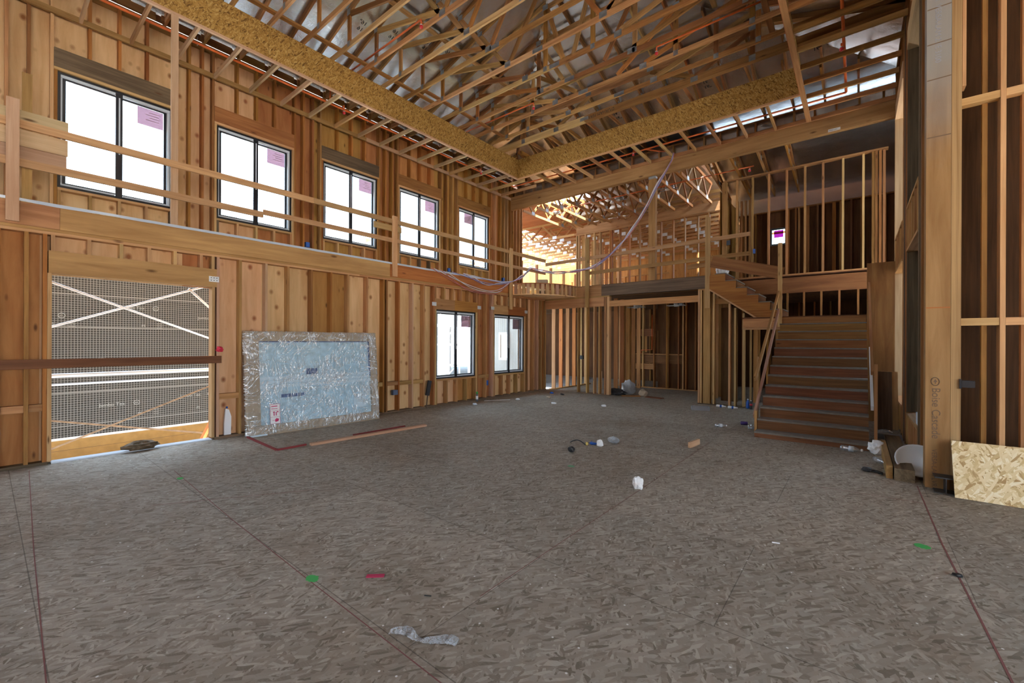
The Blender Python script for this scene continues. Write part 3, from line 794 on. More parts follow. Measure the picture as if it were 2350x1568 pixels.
jx = [-7.64 + .61 * k for k in range(11)]
for k, x in enumerate(jx):
    tag(box('soffit_joist', x - .019, x + .019, FY + .053, 11.911, ZS, ZS + CH, random.choice([W_PALE, W_TAN])), '%s soffit joist between the far fascia and the far beam, counted from the left' % ORD[k].capitalize(), 'joist', 'soffit joists along the far beam')
jr = [11.35 - .6 * k for k in range(14)]
for k, y in enumerate(jr):
    tag(box('soffit_joist', FR + .089, .59, y - .019, y + .019, ZS, ZS + CH, random.choice([W_TAN, W_FIR])), '%s dim soffit joist right of the red edged plate, counted from the far beam' % ORD[k].capitalize(), 'joist', 'soffit joists along the right wall')

# ---- far beam, its post, and the strip of wall above it
fbm = tag(box('ceiling_beam', -9.75, .6, 11.95, 12.08, 6.365, 6.712, W_LVL), 'long laminated beam spanning the far side under the soffit', 'beam')
lb = box('paper_tag', -.53, -.31, 11.946, 11.9495, 6.372, 6.43, WHITE, fbm); text('tag_print', 'VERSA-LAM', .03, (-.52, 11.9455, 6.39), (1, 0, 0), (0, 0, 1), INK, lb)
post = thing('beam_post', 'tall brown post holding the far beam, standing behind the guard rail', 'post', (-4.58, 12.06, 3.4))
box('post_shaft', -4.675, -4.48, 11.99, 12.13, 3.40, 6.364, W_TAN, post)
box('steel_cap', -4.68, -4.475, 11.985, 12.135, 6.29, 6.362, GALV, post)
wst = thing('wall_back_attic', 'strip of short studs and silver panels above the far beam', 'wall', (-4.5, 12.05, 6.72), kind='structure')
box('top_plate', -9.75, .6, 11.985, 12.075, 7.06, 7.098, W_FIR, wst)
for k in range(26): box('cripple_stud', -9.6 + .4 * k, -9.562 + .4 * k, 11.99, 12.075, 6.715, 7.06, random.choice([W_FIR, W_ORG, W_TAN]), wst)
box('foil_panel', -9.75, .6, 12.076, 12.09, 6.715, 7.09, FOIL, wst)

# ================================================================== FAR SIDE, GROUND STOREY
YB1 = 11.95
wb = thing('wall_back_lower', 'ground storey framing under the far balcony', 'wall', (-5, 11.95, 0), kind='structure')
box('header', -8.19, -6.02, 11.90, 12.04, 2.72, 3.0, W_LVL, wb)
box('top_plate', -8.19, -5.84, 11.90, 12.04, 3.0, 3.038, W_TAN, wb); box('top_plate', -3.29, -2.2, 11.90, 12.04, 3.0, 3.038, W_TAN, wb)
box('bottom_plate', -6.96, -5.84, 11.90, 12.04, 0, .03, W_GREY, wb); box('bottom_plate', -3.29, -2.18, 11.90, 12.04, 0, .03, W_GREY, wb)


def bst(nm, x, z0, z1, par, y=11.90, m=None, w=.04, d=.14): return box(nm, x - w / 2, x + w / 2, y, y + d, z0, z1, m or sw(), par)


for x, w in ((-6.93, .04), (-6.61, .04), (-6.36, .04), (-6.18, .04), (-5.98, .05), (-5.885, .09)): bst('stud', x, .03, 2.72 if x < -6.05 else 3.0, wb, w=w, m=random.choice([W_TAN, W_PALE]))
for x, w, z in ((-3.265, .05, 3.0), (-3.21, .038, 3.0), (-3.07, .17, 3.0), (-2.90, .04, 2.98), (-2.53, .045, 2.62), (-2.40, .045, 2.5), (-2.21, .045, 2.36)):
    bst('stud', x, .03, z, wb, w=w, m=W_PALE if w < .1 else W_TAN)
box('blocking', -2.88, -2.55, 11.95, 11.99, 2.62, 2.76, W_FIR, wb)
dh = tag(box('opening_header', -5.84, -3.29, 11.905, 11.945, 2.70, 2.875, W_TAN), 'pale board across the top of the far doorway opening', 'header')
RIMS = [(-8.19, -6.97, 'pale end length of the far balcony rim beside the curved bay', W_PALE), (-6.968, -6.10, 'short tan length of the far balcony rim', W_TAN), (-6.098, -3.0, 'dark weathered length of the far balcony rim over the doorway', W_GREY)]
for a, b, l, m in RIMS: tag(box('balcony_rim', a, b, 11.90 if m is not W_GREY else 11.88, 12.0, 3.04, 3.37, m), l, 'beam', 'far balcony rim boards')

fu = thing('floor_upper', 'upper storey floor behind the far balcony', 'floor', (-8, 16, 3.1), kind='structure')
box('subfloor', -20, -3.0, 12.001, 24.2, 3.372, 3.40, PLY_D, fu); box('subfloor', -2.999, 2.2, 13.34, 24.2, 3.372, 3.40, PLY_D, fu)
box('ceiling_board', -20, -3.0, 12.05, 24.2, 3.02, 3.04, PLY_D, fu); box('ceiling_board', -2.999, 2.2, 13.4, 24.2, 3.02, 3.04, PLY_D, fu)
# rim behind the landing
tag(box('landing_rim', -3.0, .6, 13.30, 13.338, 2.93, 3.34, PLY_R), 'reddish plywood faced rim of the upper floor behind the stair landing', 'beam')

# partitions deeper in the ground storey
wp = thing('wall_partition_lower', 'open stud partitions deep in the ground storey', 'wall', (-6, 15, 0), kind='structure')
for x in (-8.1,):
    for y in (12.3, 12.75, 13.2, 13.65, 14.1, 14.55): box('stud', x - .07, x + .07, y - .02, y + .02, 0.03, 3.0, random.choice([W_ORG, W_TAN, W_PALE]), wp)
    box('top_plate', x - .07, x + .07, 12.1, 15, 2.965, 3.0, W_TAN, wp); box('bottom_plate', x - .07, x + .07, 12.1, 14.8, 0, .03, W_TAN, wp)
for x in (-6.9, -6.75, -6.5, -6.35, -6.0, -5.6, -5.15, -5.1, -4.75, -4.6, -4.5, -4.2, -3.8, -3.4): bst('stud', x, .03, 2.965, wp, y=14.9, m=random.choice([W_TAN, W_ORG, W_FIR, W_PALE]))
box('top_plate', -7.0, -3.2, 14.9, 15.04, 2.965, 3.0, W_TAN, wp); box('bottom_plate', -7.0, -3.2, 14.9, 15.04, 0, .03, W_TAN, wp)
box('blocking', -6.33, -5.62, 14.93, 14.97, 1.84, 2.1, W_DARK, wp); box('blocking', -6.33, -4.6, 14.93, 14.97, 1.18, 1.22, W_TAN, wp); box('blocking', -6.33, -4.6, 14.95, 14.99, .88, 1.16, W_DARK, wp); box('blocking', -6.33, -5.62, 14.93, 14.97, .66, .86, W_TAN, wp)
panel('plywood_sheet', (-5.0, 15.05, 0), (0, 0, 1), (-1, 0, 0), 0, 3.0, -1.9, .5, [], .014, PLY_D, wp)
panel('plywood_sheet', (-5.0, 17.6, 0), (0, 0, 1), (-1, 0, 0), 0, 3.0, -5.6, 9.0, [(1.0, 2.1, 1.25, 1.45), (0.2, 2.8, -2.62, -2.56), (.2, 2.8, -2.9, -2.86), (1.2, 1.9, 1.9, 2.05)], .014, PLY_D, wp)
for k in range(18): bst('stud', -8 + .43 * k, .03, 3.0, wp, y=17.42, m=random.choice([W_TAN, W_FIR, W_ORG]))
for y in (12.5, 12.95, 13.4, 13.85, 14.3): box('stud', -5.97, -5.84, y - .02, y + .02, 0.03, 3.0, random.choice([W_FIR, W_TAN]), wp)
for k in range(7): box('stud', -3.24, -3.1, 12.4 + .4 * k, 12.44 + .4 * k, .03, 3.0, random.choice([W_FIR, W_TAN]), wp)
panel('plywood_sheet', (-3.26, 14.1, 0), (0, 0, 1), (0, 1, 0), 0, 1.35, -.5, .8, [], .014, PLY_D, wp)
for k in range(9): bst('stud', -2.9 + .2 * k, .03, 2.0, wp, y=13.34, m=random.choice([W_FIR, W_ORG, W_PALE, W_DARK]), w=.04)
panel('plywood_sheet', (-2.75, 13.0, 0), (0, 0, 1), (-1, 0, 0), 0, 2.6, -.2, .22, [], .014, PLY_D, wp)

# walls closing the wing
ww = thing('wall_wing', 'outer walls of the wing behind the balcony', 'wall', (-10, 24, 0), kind='structure')
panel('plywood_sheet', (0, 24.2, 0), (0, 0, 1), (-1, 0, 0), 0, 7.0, -2.2, 20, [(.9, 2.3, 16, 18), (4.9, 6.9, 1.6, 4.6)] + [(3.6, 5.2, 11 + 1.8 * k, 12.6 + 1.8 * k) for k in range(5)], .014, PLY_O, ww)  # hidden rear openings enlarged to let more daylight onto the wing trusses
panel('plywood_sheet', (2.2, 0, 0), (0, 0, 1), (0, 1, 0), 0, 7.0, 7.0, 24.2, [(.55, 6.3, 11.0, 12.4)], .014, STUCCO, ww)
# facade of the wing toward the courtyard
wfac = thing('wall_facade', 'grey lath covered facade of the neighbouring wing beyond the lower windows', 'wall', (-14, 12.65, 0), kind='structure')
FH = [(-10.75, -10.4, 1.0, 1.9), (-13.6, -12.4, .2, 2.4), (-16.0, -14.8, .6, 2.2), (-12.4, -11.4, 3.9, 5.0), (-15.8, -14.3, 3.9, 5.2)]
bmf = panel('lath_face', (0, 12.65, -.7), (1, 0, 0), (0, 0, 1), -20, -9.92, 0, 4.9, [(a, b, c + .7, d + .7) for a, b, c, d in FH], .03, LATH2, wfac)
bmf2 = panel('siding_face', (0, 12.62, 4.2), (1, 0, 0), (0, 0, 1), -20, -9.92, 0, 2.6, [(a, b, c - 4.2, d - 4.2) for a, b, c, d in FH[3:]], .03, SIDING, wfac)
for a, b, c, d in FH:
    box('opening_frame', a - .06, b + .06, 12.56, 12.615, d, d + .08, WHITEP, wfac); box('opening_frame', a - .06, b + .06, 12.56, 12.615, c - .08, c, WHITEP, wfac)
    box('opening_frame', a - .07, a, 12.56, 12.615, c, d, WHITEP, wfac); box('opening_frame', b, b + .07, 12.56, 12.615, c, d, WHITEP, wfac)
nr = box('bounce_roof', -19, -11.50, -9, 3.7, 3.085, 3.14, flat('pale_bounce_slab', (.80, .79, .76), .9)); tag(nr, 'unseen pale roof slab added outside the upper windows to bounce light indoors', 'roof', kind='structure')  # added out of view to bounce sunlight up through the upper windows
wend = box('wall_wing_end', -20.1, -20.02, 12.6, 13.0, 0, 7, PLY_O); tag(wend, 'narrow end wall of the wing', 'wall', kind='structure')
# roof over the wing
rw = thing('ceiling_wing', 'low roof deck over the wing behind the balcony', 'ceiling', (-8, 18, 7), kind='structure')
slab3('roof_deck', [(-12.6, 12.75, 7.05), (-9.6, 12.75, 7.05), (-9.6, 24.2, 7.05), (-12.6, 24.2, 7.05)], .02, PLY_O, rw)
slab3('roof_deck', [(-3.299, 17.45, 5.9), (2.2, 17.45, 5.9), (2.2, 24.1, 7.5), (-3.299, 24.1, 7.5)], .02, PLY_D, rw)  # unseen roof piece added to shut sunlight out behind the right partition
slab3('roof_deck', [(-9.599, 14.3, 7.05), (-3.3, 14.3, 7.05), (-3.3, 24.2, 7.05), (-9.599, 24.2, 7.05)], .02, FOIL, rw)
slab3('roof_deck', [(-7.6, 12.2, 7.05), (-3.3, 12.2, 7.05), (-3.3, 14.299, 7.05), (-7.6, 14.299, 7.05)], .02, FOIL, rw)
slab3('roof_deck', [(-3.299, 12.2, 7.05), (2.2, 12.2, 7.05), (2.2, 17.2, 5.90), (-3.299, 17.2, 5.90)], .02, FOIL, rw)

# floor trusses just behind the far beam
for k in range(14):
    x = -9.3 + .61 * k
    t = thing('wing_truss', '%s webbed truss running back from the far beam, counted from the left' % ORD[k].capitalize(), 'truss', (x, 12.1, 6.3), 'webbed trusses behind the far beam')
    y0, y1 = 12.1, (15.3 if x < -3.25 else 15.2)
    sl = 0 if x < -3.25 else -.23
    zz = lambda y: 6.30 + (0 if sl == 0 else .16 + sl * (y - 12.1) * .45)
    bar('bottom_chord', (x, y0, zz(y0)), (x, y1, zz(y1)), .038, CH, random.choice([W_TAN, W_ORG]), t)
    zt2 = lambda y: (6.93 if sl == 0 else 6.93 + sl * (y - 12.1))
    bar('top_chord', (x, y0, zt2(y0)), (x, y1, zt2(y1)), .038, CH, W_ORG, t)
    n = 3
    for j in range(n):
        ya = y0 + .1 + (y1 - y0 - .2) * j / n; yc = y0 + .1 + (y1 - y0 - .2) * (j + .5) / n; ye = y0 + .1 + (y1 - y0 - .2) * (j + 1) / n
        bar('web', (x, ya, zt2(ya) - .05), (x, yc, zz(yc) + .05), .036, .07, W_FIR, t); bar('web', (x, yc, zz(yc) + .05), (x, ye, zt2(ye) - .05), .036, .07, W_FIR, t)
        box('nail_plate', x + .0192, x + .0215, yc - .09, yc + .09, zz(yc) - .02, zz(yc) + .09, GALV, t)
tag(box('wing_girder', -9.0, -3.31, 15.32, 15.44, 6.02, 6.33, W_LVL), 'tan laminated girder at the far end of the webbed trusses', 'beam')
for k in range(12):
    y = 16.0 + .61 * k
    t = thing('wing_truss', '%s lit orange truss crossing the far left wing, counted from the girder' % ORD[k].capitalize(), 'truss', (-10, y, 6.2), 'orange trusses of the far left wing')
    box('bottom_chord', -19.5, -9.5, y - .019, y + .019, 6.2, 6.29, W_PALE, t); box('bottom_chord', -9.5, -3.3, y - .019, y + .019, 6.2, 6.29, W_TAN, t)
    box('top_chord', -19.5, -3.3, y - .019, y + .019, 6.86, 6.95, W_TAN, t)
    for j in range(11):
        xa = -18.6 + 1.35 * j
        bar('web', (xa, y, 6.29), (xa + .62, y, 6.86), .036, .08, random.choice([W_TAN, W_ORG]), t); bar('web', (xa + .66, y, 6.86), (xa + 1.28, y, 6.29), .036, .08, W_TAN, t)
        box('nail_plate', xa - .12, xa + .10, y - .0215, y - .0195, 6.2, 6.33, GALVB, t)
# upper partitions
wq = thing('wall_partition_upper', 'open stud partitions of the upper storey behind the balcony', 'wall', (-5, 15.3, 3.4), kind='structure')
box('top_plate', -9.0, -3.1, 15.33, 15.47, 5.98, 6.018, W_TAN, wq); box('bottom_plate', -9.0, -3.1, 15.33, 15.47, 3.40, 3.438, W_TAN, wq)
for k, x in enumerate((-9.0, -8.9, -8.6, -8.2, -7.94, -7.51, -7.45, -7.11, -6.74, -6.33, -5.93, -5.53, -5.1, -4.7, -4.26, -3.9, -3.57, -3.2)): bst('stud', x, 3.438, 5.98, wq, y=15.33, m=W_PALE if k < 4 else random.choice([W_TAN, W_ORG, W_FIR]))
for k in range(9): box('stud', -8.97, -8.83, 15.7 + .42 * k, 15.74 + .42 * k, 3.44, 5.98, random.choice([W_ORG, W_PALE, W_TAN]), wq)
panel('plywood_sheet', (-5.0, 15.49, 3.4), (0, 0, 1), (-1, 0, 0), 0, .45, -1.6, 1.2, [], .014, PLY_R, wq)
panel('plywood_sheet', (-3.1, 15.5, 3.4), (0, 0, 1), (0, 1, 0), 0, 2.6, -2.1, 0, [], .014, PLY_O, wq)
for k in range(14): bst('stud', -16.5 + .6 * k, 3.44, 5.4, wq, y=23.4, m=random.choice([W_FIR, W_ORG]))
box('top_plate', -17, -8, 23.4, 23.54, 5.4, 5.44, W_TAN, wq)
for k in range(7): box('stud', -12.0, -11.86, 14.2 + 1.2 * k, 14.24 + 1.2 * k, 3.44, 5.3, W_FIR, wq)
# right part
box('top_plate', -3.0, .55, 13.30, 13.44, 6.20, 6.24, W_TAN, wq); box('bottom_plate', -3.0, .5, 13.342, 13.44, 3.40, 3.438, W_TAN, wq)
for k, x in enumerate((-2.66, -2.27, -1.88, -1.47, -1.07, -.69, -.29, .10)): bst('stud', x, 3.438, 6.20, wq, y=13.342, m=random.choice([W_PALE, W_TAN, W_TAN]), d=.09, w=.045)
for x in (.28, .34, .41, .48): bst('stud', x, 3.438, 6.20, wq, y=13.342, m=random.choice([W_FIR, W_TAN]), d=.09, w=.05)
bst('stud', -2.97, 3.438, 6.20, wq, y=13.30, m=W_TAN, w=.12)
for k in range(4): bst('stud', -2.85 + .11 * k, 3.438, 5.9, wq, y=14.4, m=W_TAN, d=.09, w=.05)
SL = (2.45, 2.52, -9, 9)
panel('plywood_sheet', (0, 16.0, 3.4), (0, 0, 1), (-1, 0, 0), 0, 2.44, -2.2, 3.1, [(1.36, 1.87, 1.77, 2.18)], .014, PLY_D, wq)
for k, x in enumerate((-3.0, -2.6, -2.25, -1.72, -1.5, -1.42, -1.2, -.95, -.8, -.55, -.4, -.15, .1, .35, .6, .9)): bst('stud', x, 3.438, 5.80, wq, y=15.84, m=random.choice([W_FIR, W_DARK, W_TAN, W_ORG]), w=.045 if k % 3 else .09)
box('top_plate', -3.1, 2.2, 15.84, 15.98, 5.80, 5.838, W_FIR, wq)
sw_ = thing('window_8', 'small square window with a magenta label in the dark upper back wall', 'window', (-1.97, 16, 4.76), kind='structure')
for a, b, c, d in ((-2.2, -2.15, 4.74, 5.29), (-1.80, -1.75, 4.74, 5.29), (-2.15, -1.80, 4.74, 4.79), (-2.15, -1.80, 5.24, 5.29)): box('frame_piece', a, b, 15.94, 15.99, c, d, BLACK, sw_)
box('pane', -2.15, -1.80, 15.97, 15.975, 4.79, 5.24, GLASS, sw_); box('magenta_label', -2.10, -1.84, 15.962, 15.966, 4.99, 5.22, clear('magenta_film', (.30, .06, .26), .03, rough=.5, white=.8), sw_)

# ---- curved balcony in the corner
cb = thing('curved_balcony', 'curved bay of upright blocks on a rounded plywood base in the far left corner', 'balcony', (-8.19, 11.9, 3.04))
RA, RB = 1.20, 1.72
arc = [(-8.19 + RA * math.sin(t_ * HP / 14), 11.895 - RB * math.cos(t_ * HP / 14)) for t_ in range(15)]
prism('base_plate', [(-8.19, 11.895)] + arc, .03, PLY_T, cb, Matrix.Translation((0, 0, 3.045)))
prism('deck_plate', [(-8.19, 11.895)] + [(-8.19 + (RA + .0) * math.sin(t_ * HP / 14), 11.895 - RB * math.cos(t_ * HP / 14)) for t_ in range(15)], .022, PLY_O, cb, Matrix.Translation((0, 0, 3.385)))
for k in range(14):
    th = (k + .5) * HP / 14; px, py = -8.19 + (RA - .05) * math.sin(th), 11.895 - (RB - .05) * math.cos(th)
    nx, ny = math.sin(th) / RA, -math.cos(th) / RB; l = math.hypot(nx, ny); nx /= l; ny /= l
    M = Matrix(((0, -ny, nx, px), (0, nx, ny, py), (1, 0, 0, 3.23), (0, 0, 0, 1)))
    M = Matrix(((0, ny, nx, px), (0, -nx, ny, py), (1, 0, 0, 3.23), (0, 0, 0, 1))) if M.to_3x3().determinant() < 0 else M
    link('upright_block', boxmesh('upright_block', .309, .089, .05), M, W_PALE if k % 3 else W_PINK, cb)

# ================================================================== STAIRS
st = thing('staircase', 'straight flight of dusty brown steps rising to the landing', 'stairs', (-.62, 8.37, 0))
SX0, SX1, RUN, RISE, Z1 = -1.38, .145, .2775, .1785, .10
for n in range(13):
    y = 8.37 + RUN * n; z0 = 0 if n == 0 else Z1 + RISE * (n - 1); z1 = Z1 + RISE * n
    box('riser', SX0 + .002, SX1 - .002, y, y + .02, z0 + (.0 if n == 0 else .001), z1 - .026, W_DARK if n < 9 else W_FIR, st)  # upper risers in lighter wood, brighter light there put into the colour
    if n < 12: box('tread', SX0, SX1, y - .018, y + RUN + .001, z1 - .025, z1, flat('dusty_tread', (.23, .20, .17), .9, var=.25) if n == 0 else bpy.data.materials['dusty_tread'], st)
for x in (SX0 + .002, -.62, SX1 - .045):
    pts = [(8.40, .0)]
    for n in range(12):
        pts += [(8.39 + RUN * n, Z1 + RISE * n - .027), (8.39 + RUN * (n + 1) - .0, Z1 + RISE * n - .027)]
    pts += [(8.39 + RUN * 12, Z1 + RISE * 11.0), (8.39 + RUN * 12, Z1 + RISE * 11 - .32), (8.75, 0.0)]
    prism('stringer', pts, .043, W_DARK, st, Matrix(((0, 0, 1, x), (1, 0, 0, 0), (0, 1, 0, 0), (0, 0, 0, 1))))
ld = thing('stair_landing', 'plywood landing between the two stair flights', 'landing', (-.8, 12.5, 2.24))
box('landing_deck', -2.2, .59, 11.725, 13.29, 2.20, 2.24, PLY_D, ld)
box('landing_rim', -2.18, -1.385, 11.70, 11.74, 1.99, 2.20, W_TAN, ld); box('ledger_strip', -2.18, -1.385, 11.70, 11.74, 1.94, 1.985, W_PALE, ld)
box('landing_leg', -2.19, -2.1, 13.1, 13.2, 0, 2.20, W_FIR, ld); box('landing_leg', .45, .55, 13.1, 13.2, 0, 2.20, W_FIR, ld); box('landing_leg', -1.5, -1.41, 11.76, 11.85, 0, 2.20, W_FIR, ld)
for k in range(6): box('cripple_stud', -1.45 + .36 * k, -1.41 + .36 * k, 13.20, 13.29, 2.24, 2.93, W_FIR, ld)
s2 = thing('upper_flight', 'short second flight climbing left from the landing to the balcony', 'stairs', (-2.1, 11.8, 2.24))
N2 = 6; r2 = (3.40 - 2.24) / (N2 + .0); run2 = 1.48 / N2
for y in (11.79, 12.85):
    pts = [(-1.38, 2.02)]
    for n in range(N2):
        pts += [(-1.38 - run2 * n, 2.24 + r2 * (n + 1) - .03), (-1.38 - run2 * (n + 1), 2.24 + r2 * (n + 1) - .03)]
    pts += [(-2.98, 3.36), (-2.98, 3.0), (-1.60, 2.02)]
    prism('stringer', pts, .04, W_ORG if y < 12 else W_DARK, s2, Matrix(((1, 0, 0, 0), (0, 0, -1, y + .04), (0, 1, 0, 0), (0, 0, 0, 1))))
for n in range(N2):
    x = -1.38 - run2 * n; z = 2.24 + r2 * (n + 1)
    box('tread', x - run2 - .0, x + .015, 11.83, 12.86, z - .028, z, bpy.data.materials['dusty_tread'], s2); box('riser', x - .018, x, 11.832, 12.85, z - r2 + .001, z - .03, W_DARK, s2)
bar('edge_strip', (-1.62, 11.78, 2.02), (-2.98, 11.78, 2.99), .02, .035, W_PALE, s2)
gb = tag(bar('guard_board', (-2.92, 11.745, 3.70), (-1.36, 11.745, 3.25), .02, .29, PLY_R), 'sloping reddish guard board above the short upper flight', 'board')
tag(box('guard_post', -1.455, -1.37, 11.68, 11.72, 2.0, 3.96, W_PALE), 'pale upright nailed beside the landing at the top of the stairs', 'post')
tag(box('plywood_screen', .15, .59, 11.66, 11.68, 0, 3.30, PLY_R), 'tall reddish plywood sheet between the stairs and the right wall', 'plywood sheet')
# handrails
tag(bar('handrail', (-1.44, 12.2, 3.12), (-1.44, 8.80, .97), .038, .085, W_TAN), 'upper tan handrail board sloping down the left side of the stairs', 'handrail', 'left stair rails')
tag(bar('handrail', (-1.44, 12.2, 2.74), (-1.44, 8.72, .30), .038, .085, W_PINK), 'lower pale handrail board sloping down the left side of the stairs', 'handrail', 'left stair rails')
hp = tag(box('rail_post', -1.485, -1.461, 9.2, 9.29, 0, 1.36, W_TAN), 'short upright carrying the left stair handrails', 'post')
tag(box('rail_post', -1.42, -1.382, 8.60, 8.69, 0, .42, W_TAN), 'stubby pale upright at the foot of the left stair rails', 'post')
tag(bar('handrail', (.185, 12.2, 3.20), (.185, 8.95, 1.15), .036, .085, W_TAN), 'long tan handrail board sloping down the right side of the stairs', 'handrail', 'right stair rails')
tag(bar('handrail', (.185, 10.4, 1.52), (.185, 8.80, .60), .036, .085, WHITEP), 'short whitish board sloping low on the right side of the stairs', 'handrail', 'right stair rails')
tag(box('rail_post', .205, .243, 8.62, 8.70, 0, 1.30, W_TAN), 'tan upright at the foot of the right stair rail', 'post')
for i, (x0, x1, l) in enumerate(((.27, .33, 'grey panel leaning at the dark side of the stairs'), (.36, .41, 'narrow pale panel leaning behind the grey one at the stair side'))):
    M = axes((x0, 10.6 + .15 * i, 0), (0, .18, 1), (1, .05, 0)); M = M @ Matrix.Translation((.55, .12, 0))
    tag(link('leaning_sheet', boxmesh('leaning_sheet', 1.1, .24, .012), M, W_GREY if i == 0 else W_PALE), l, 'panel')

# ================================================================== GUARD RAILS
tag(box('guard_rail', -8.194, -8.158, -2.3, 4.0, 4.285, 4.385, W_PALE), 'near length of the upper guard rail along the left walkway', 'rail', 'left walkway rails')
tag(box('guard_rail', -8.194, -8.158, 4.002, 11.88, 4.285, 4.385, W_PALE), 'far length of the upper guard rail along the left walkway', 'rail', 'left walkway rails')
tag(box('guard_rail', -8.194, -8.158, -2.3, 3.1, 3.80, 3.90, W_PALE), 'near length of the lower guard rail along the left walkway', 'rail', 'left walkway rails')
tag(bar('guard_rail', (-8.176, 3.102, 3.90), (-8.176, 11.88, 3.92), .036, .09, W_PALE), 'far length of the lower guard rail along the left walkway', 'rail', 'left walkway rails')
tag(box('rail_post', -8.155, -8.117, .165, .275, 3.10, 4.62, W_PINK), 'brown upright nailed to the left beam near the near end of the walkway', 'post', 'left walkway posts')
tag(box('rail_post', -8.34, -8.30, .30, .39, 3.41, 5.05, W_TAN), 'taller pale upright just behind the near walkway post', 'post', 'left walkway posts')
tag(box('rail_post', -8.155, -8.117, 5.78, 5.90, 3.085, 4.45, W_PALE), 'pale upright nailed to the left beam between the third and fourth upper windows', 'post', 'left walkway posts')
tag(box('rail_post', -8.155, -8.117, 9.93, 10.06, 2.60, 4.44, W_PALE), 'long pale upright hanging from the left beam above the far lower window', 'post', 'left walkway posts')
tag(box('rail_splice', -8.232, -8.196, 5.35, 6.06, 4.12, 4.25, W_PALE), 'short splice board behind the middle walkway post', 'board')
tag(box('brace_post', -8.30, -8.262, 1.815, 1.905, 3.41, 6.69, W_PINK), 'tall pinkish prop between the left walkway and the strand board fascia', 'post')
tag(box('cover_board', -8.222, -8.198, -1.2, .705, 4.39, 4.52, CREAM), 'top cream board fixed behind the near end of the left guard rail', 'board', 'cover boards on the near rail')
tag(box('cover_board', -8.222, -8.198, -1.2, .70, 4.07, 4.28, CREAM), 'middle cream board fixed behind the near end of the left guard rail', 'board', 'cover boards on the near rail')
tag(box('cover_board', -8.222, -8.198, -1.2, .69, 3.905, 4.065, W_PINK), 'bottom brown board fixed behind the near end of the left guard rail', 'board', 'cover boards on the near rail')
tag(bar('guard_rail', (-8.15, 11.86, 4.21), (-2.07, 11.86, 4.31), .036, .10, W_PALE), 'upper guard rail along the far balcony', 'rail', 'far balcony rails')
tag(bar('guard_rail', (-6.5, 11.86, 3.77), (-2.07, 11.86, 3.83), .036, .10, W_TAN), 'lower guard rail along the far balcony', 'rail', 'far balcony rails')
tag(bar('guard_rail', (-3.6, 12.02, 3.66), (-2.6, 12.02, 3.73), .036, .12, W_TAN), 'short extra board behind the right end of the far balcony rails', 'rail', 'far balcony rails')
tag(box('rail_post', -6.62, -6.49, 11.80, 11.839, 2.70, 4.86, W_TAN), 'brown upright on the left part of the far balcony rim', 'post', 'far balcony posts')
pp = prism('rail_post', [(0, 0), (2.44, 0), (2.36, .12), (0, .12)], .038, W_PALE, None, axes((-3.10, 11.838, 2.52), (0, 0, 1), (1, 0, 0)))
tag(pp, 'pale upright with a slanted top at the right part of the far balcony', 'post', 'far balcony posts')
tag(crumple('plastic_sheet', .17, .14, .24, WHITE, None, (-2.74, 12.12, 3.40), 5, amp=.3), 'white crumpled sheet at the head of the short upper flight', 'sheet')
cbx = thing('open_carton', 'small opened dark carton on the curved balcony', 'box', (-7.5, 10.75, 3.41), rz=.5)
Mx = WM[cbx.name]


def lbox(name, par, x0, x1, y0, y1, z0, z1, mat):
    M = WM[par.name] @ Matrix.Translation(((x0 + x1) / 2, (y0 + y1) / 2, (z0 + z1) / 2))
    return link(name, boxmesh(name, x1 - x0, y1 - y0, z1 - z0), M, mat, par)


lbox('carton_body', cbx, -.16, .16, -.12, .12, 0, .10, CARD)
for s in (-1, 1):
    M = Mx @ Matrix.Translation((0, s * .11, .10)) @ Matrix.Rotation(s * .55, 4, 'X') @ Matrix.Translation((0, s * -.06, 0.004))
    link('carton_flap', boxmesh('carton_flap', .32, .12, .005), M, CARD if s > 0 else DARKM, cbx)

# ================================================================== RIGHT WALL
wr = thing('wall_right', 'tall right wall framed around stacked openings', 'wall', (.6, 9.5, 0), kind='structure')
R0, R1 = .6, .74
for a, b in ((7.30, 7.6), (9.24, 10.17)):
    n = max(2, int((b - a) / .13))
    for k in range(n): box('stud', R0 + (.0 if k % 2 else .012), R1, a + (b - a) * k / n, a + (b - a) * k / n + .06, 0, 7.2, random.choice([W_FIR, W_TAN, W_GREY]), wr)
for k in range(3): box('stud', R0, R1, 11.97 + .05 * k, 12.015 + .05 * k, 0, 6.36, CREAM if k == 0 else W_TAN, wr)
panel('plywood_sheet', (.756, 0, 0), (0, 0, 1), (0, 1, 0), 0, 7.2, 6.9, 12.1, [(.54, 3.08, 7.6, 9.24), (.54, 3.08, 10.17, 11.97), (3.79, 6.3, 7.6, 9.24), (3.79, 6.3, 10.17, 11.97)], .014, PLY_T, wr)
for a, b in ((7.6, 9.24), (10.17, 11.97)):
    box('window_sill_plate', R0, R1, a, b, .50, .54, W_TAN, wr); box('window_sill_plate', R0, R1, a, b, 3.75, 3.79, W_TAN, wr); box('header_trimmer', R0, R1, a, b, 3.08, 3.12, W_TAN, wr)
    box('header', R0, R1, a, b, 6.3, 6.6, CREAM, wr); box('bottom_plate', R0, R1, a, b, 0, .038, W_GREY, wr)
    for k in range(5):
        y = a + .03 + (b - a - .1) * k / 4
        box('cripple_stud', R0, R1, y, y + .038, .038, .50, W_TAN, wr); box('cripple_stud', R0, R1, y, y + .038, 3.12, 3.75, W_TAN, wr); box('cripple_stud', R0, R1, y, y + .038, 6.6, 7.2, W_FIR, wr)
box('top_plate', R0, R1, 6.9, 12.0, 7.2, 7.3, W_FIR, wr)
bar('diagonal_brace', (.585, 6.95, 7.2), (.585, 8.4, 6.6), .02, .09, W_TAN, wr)
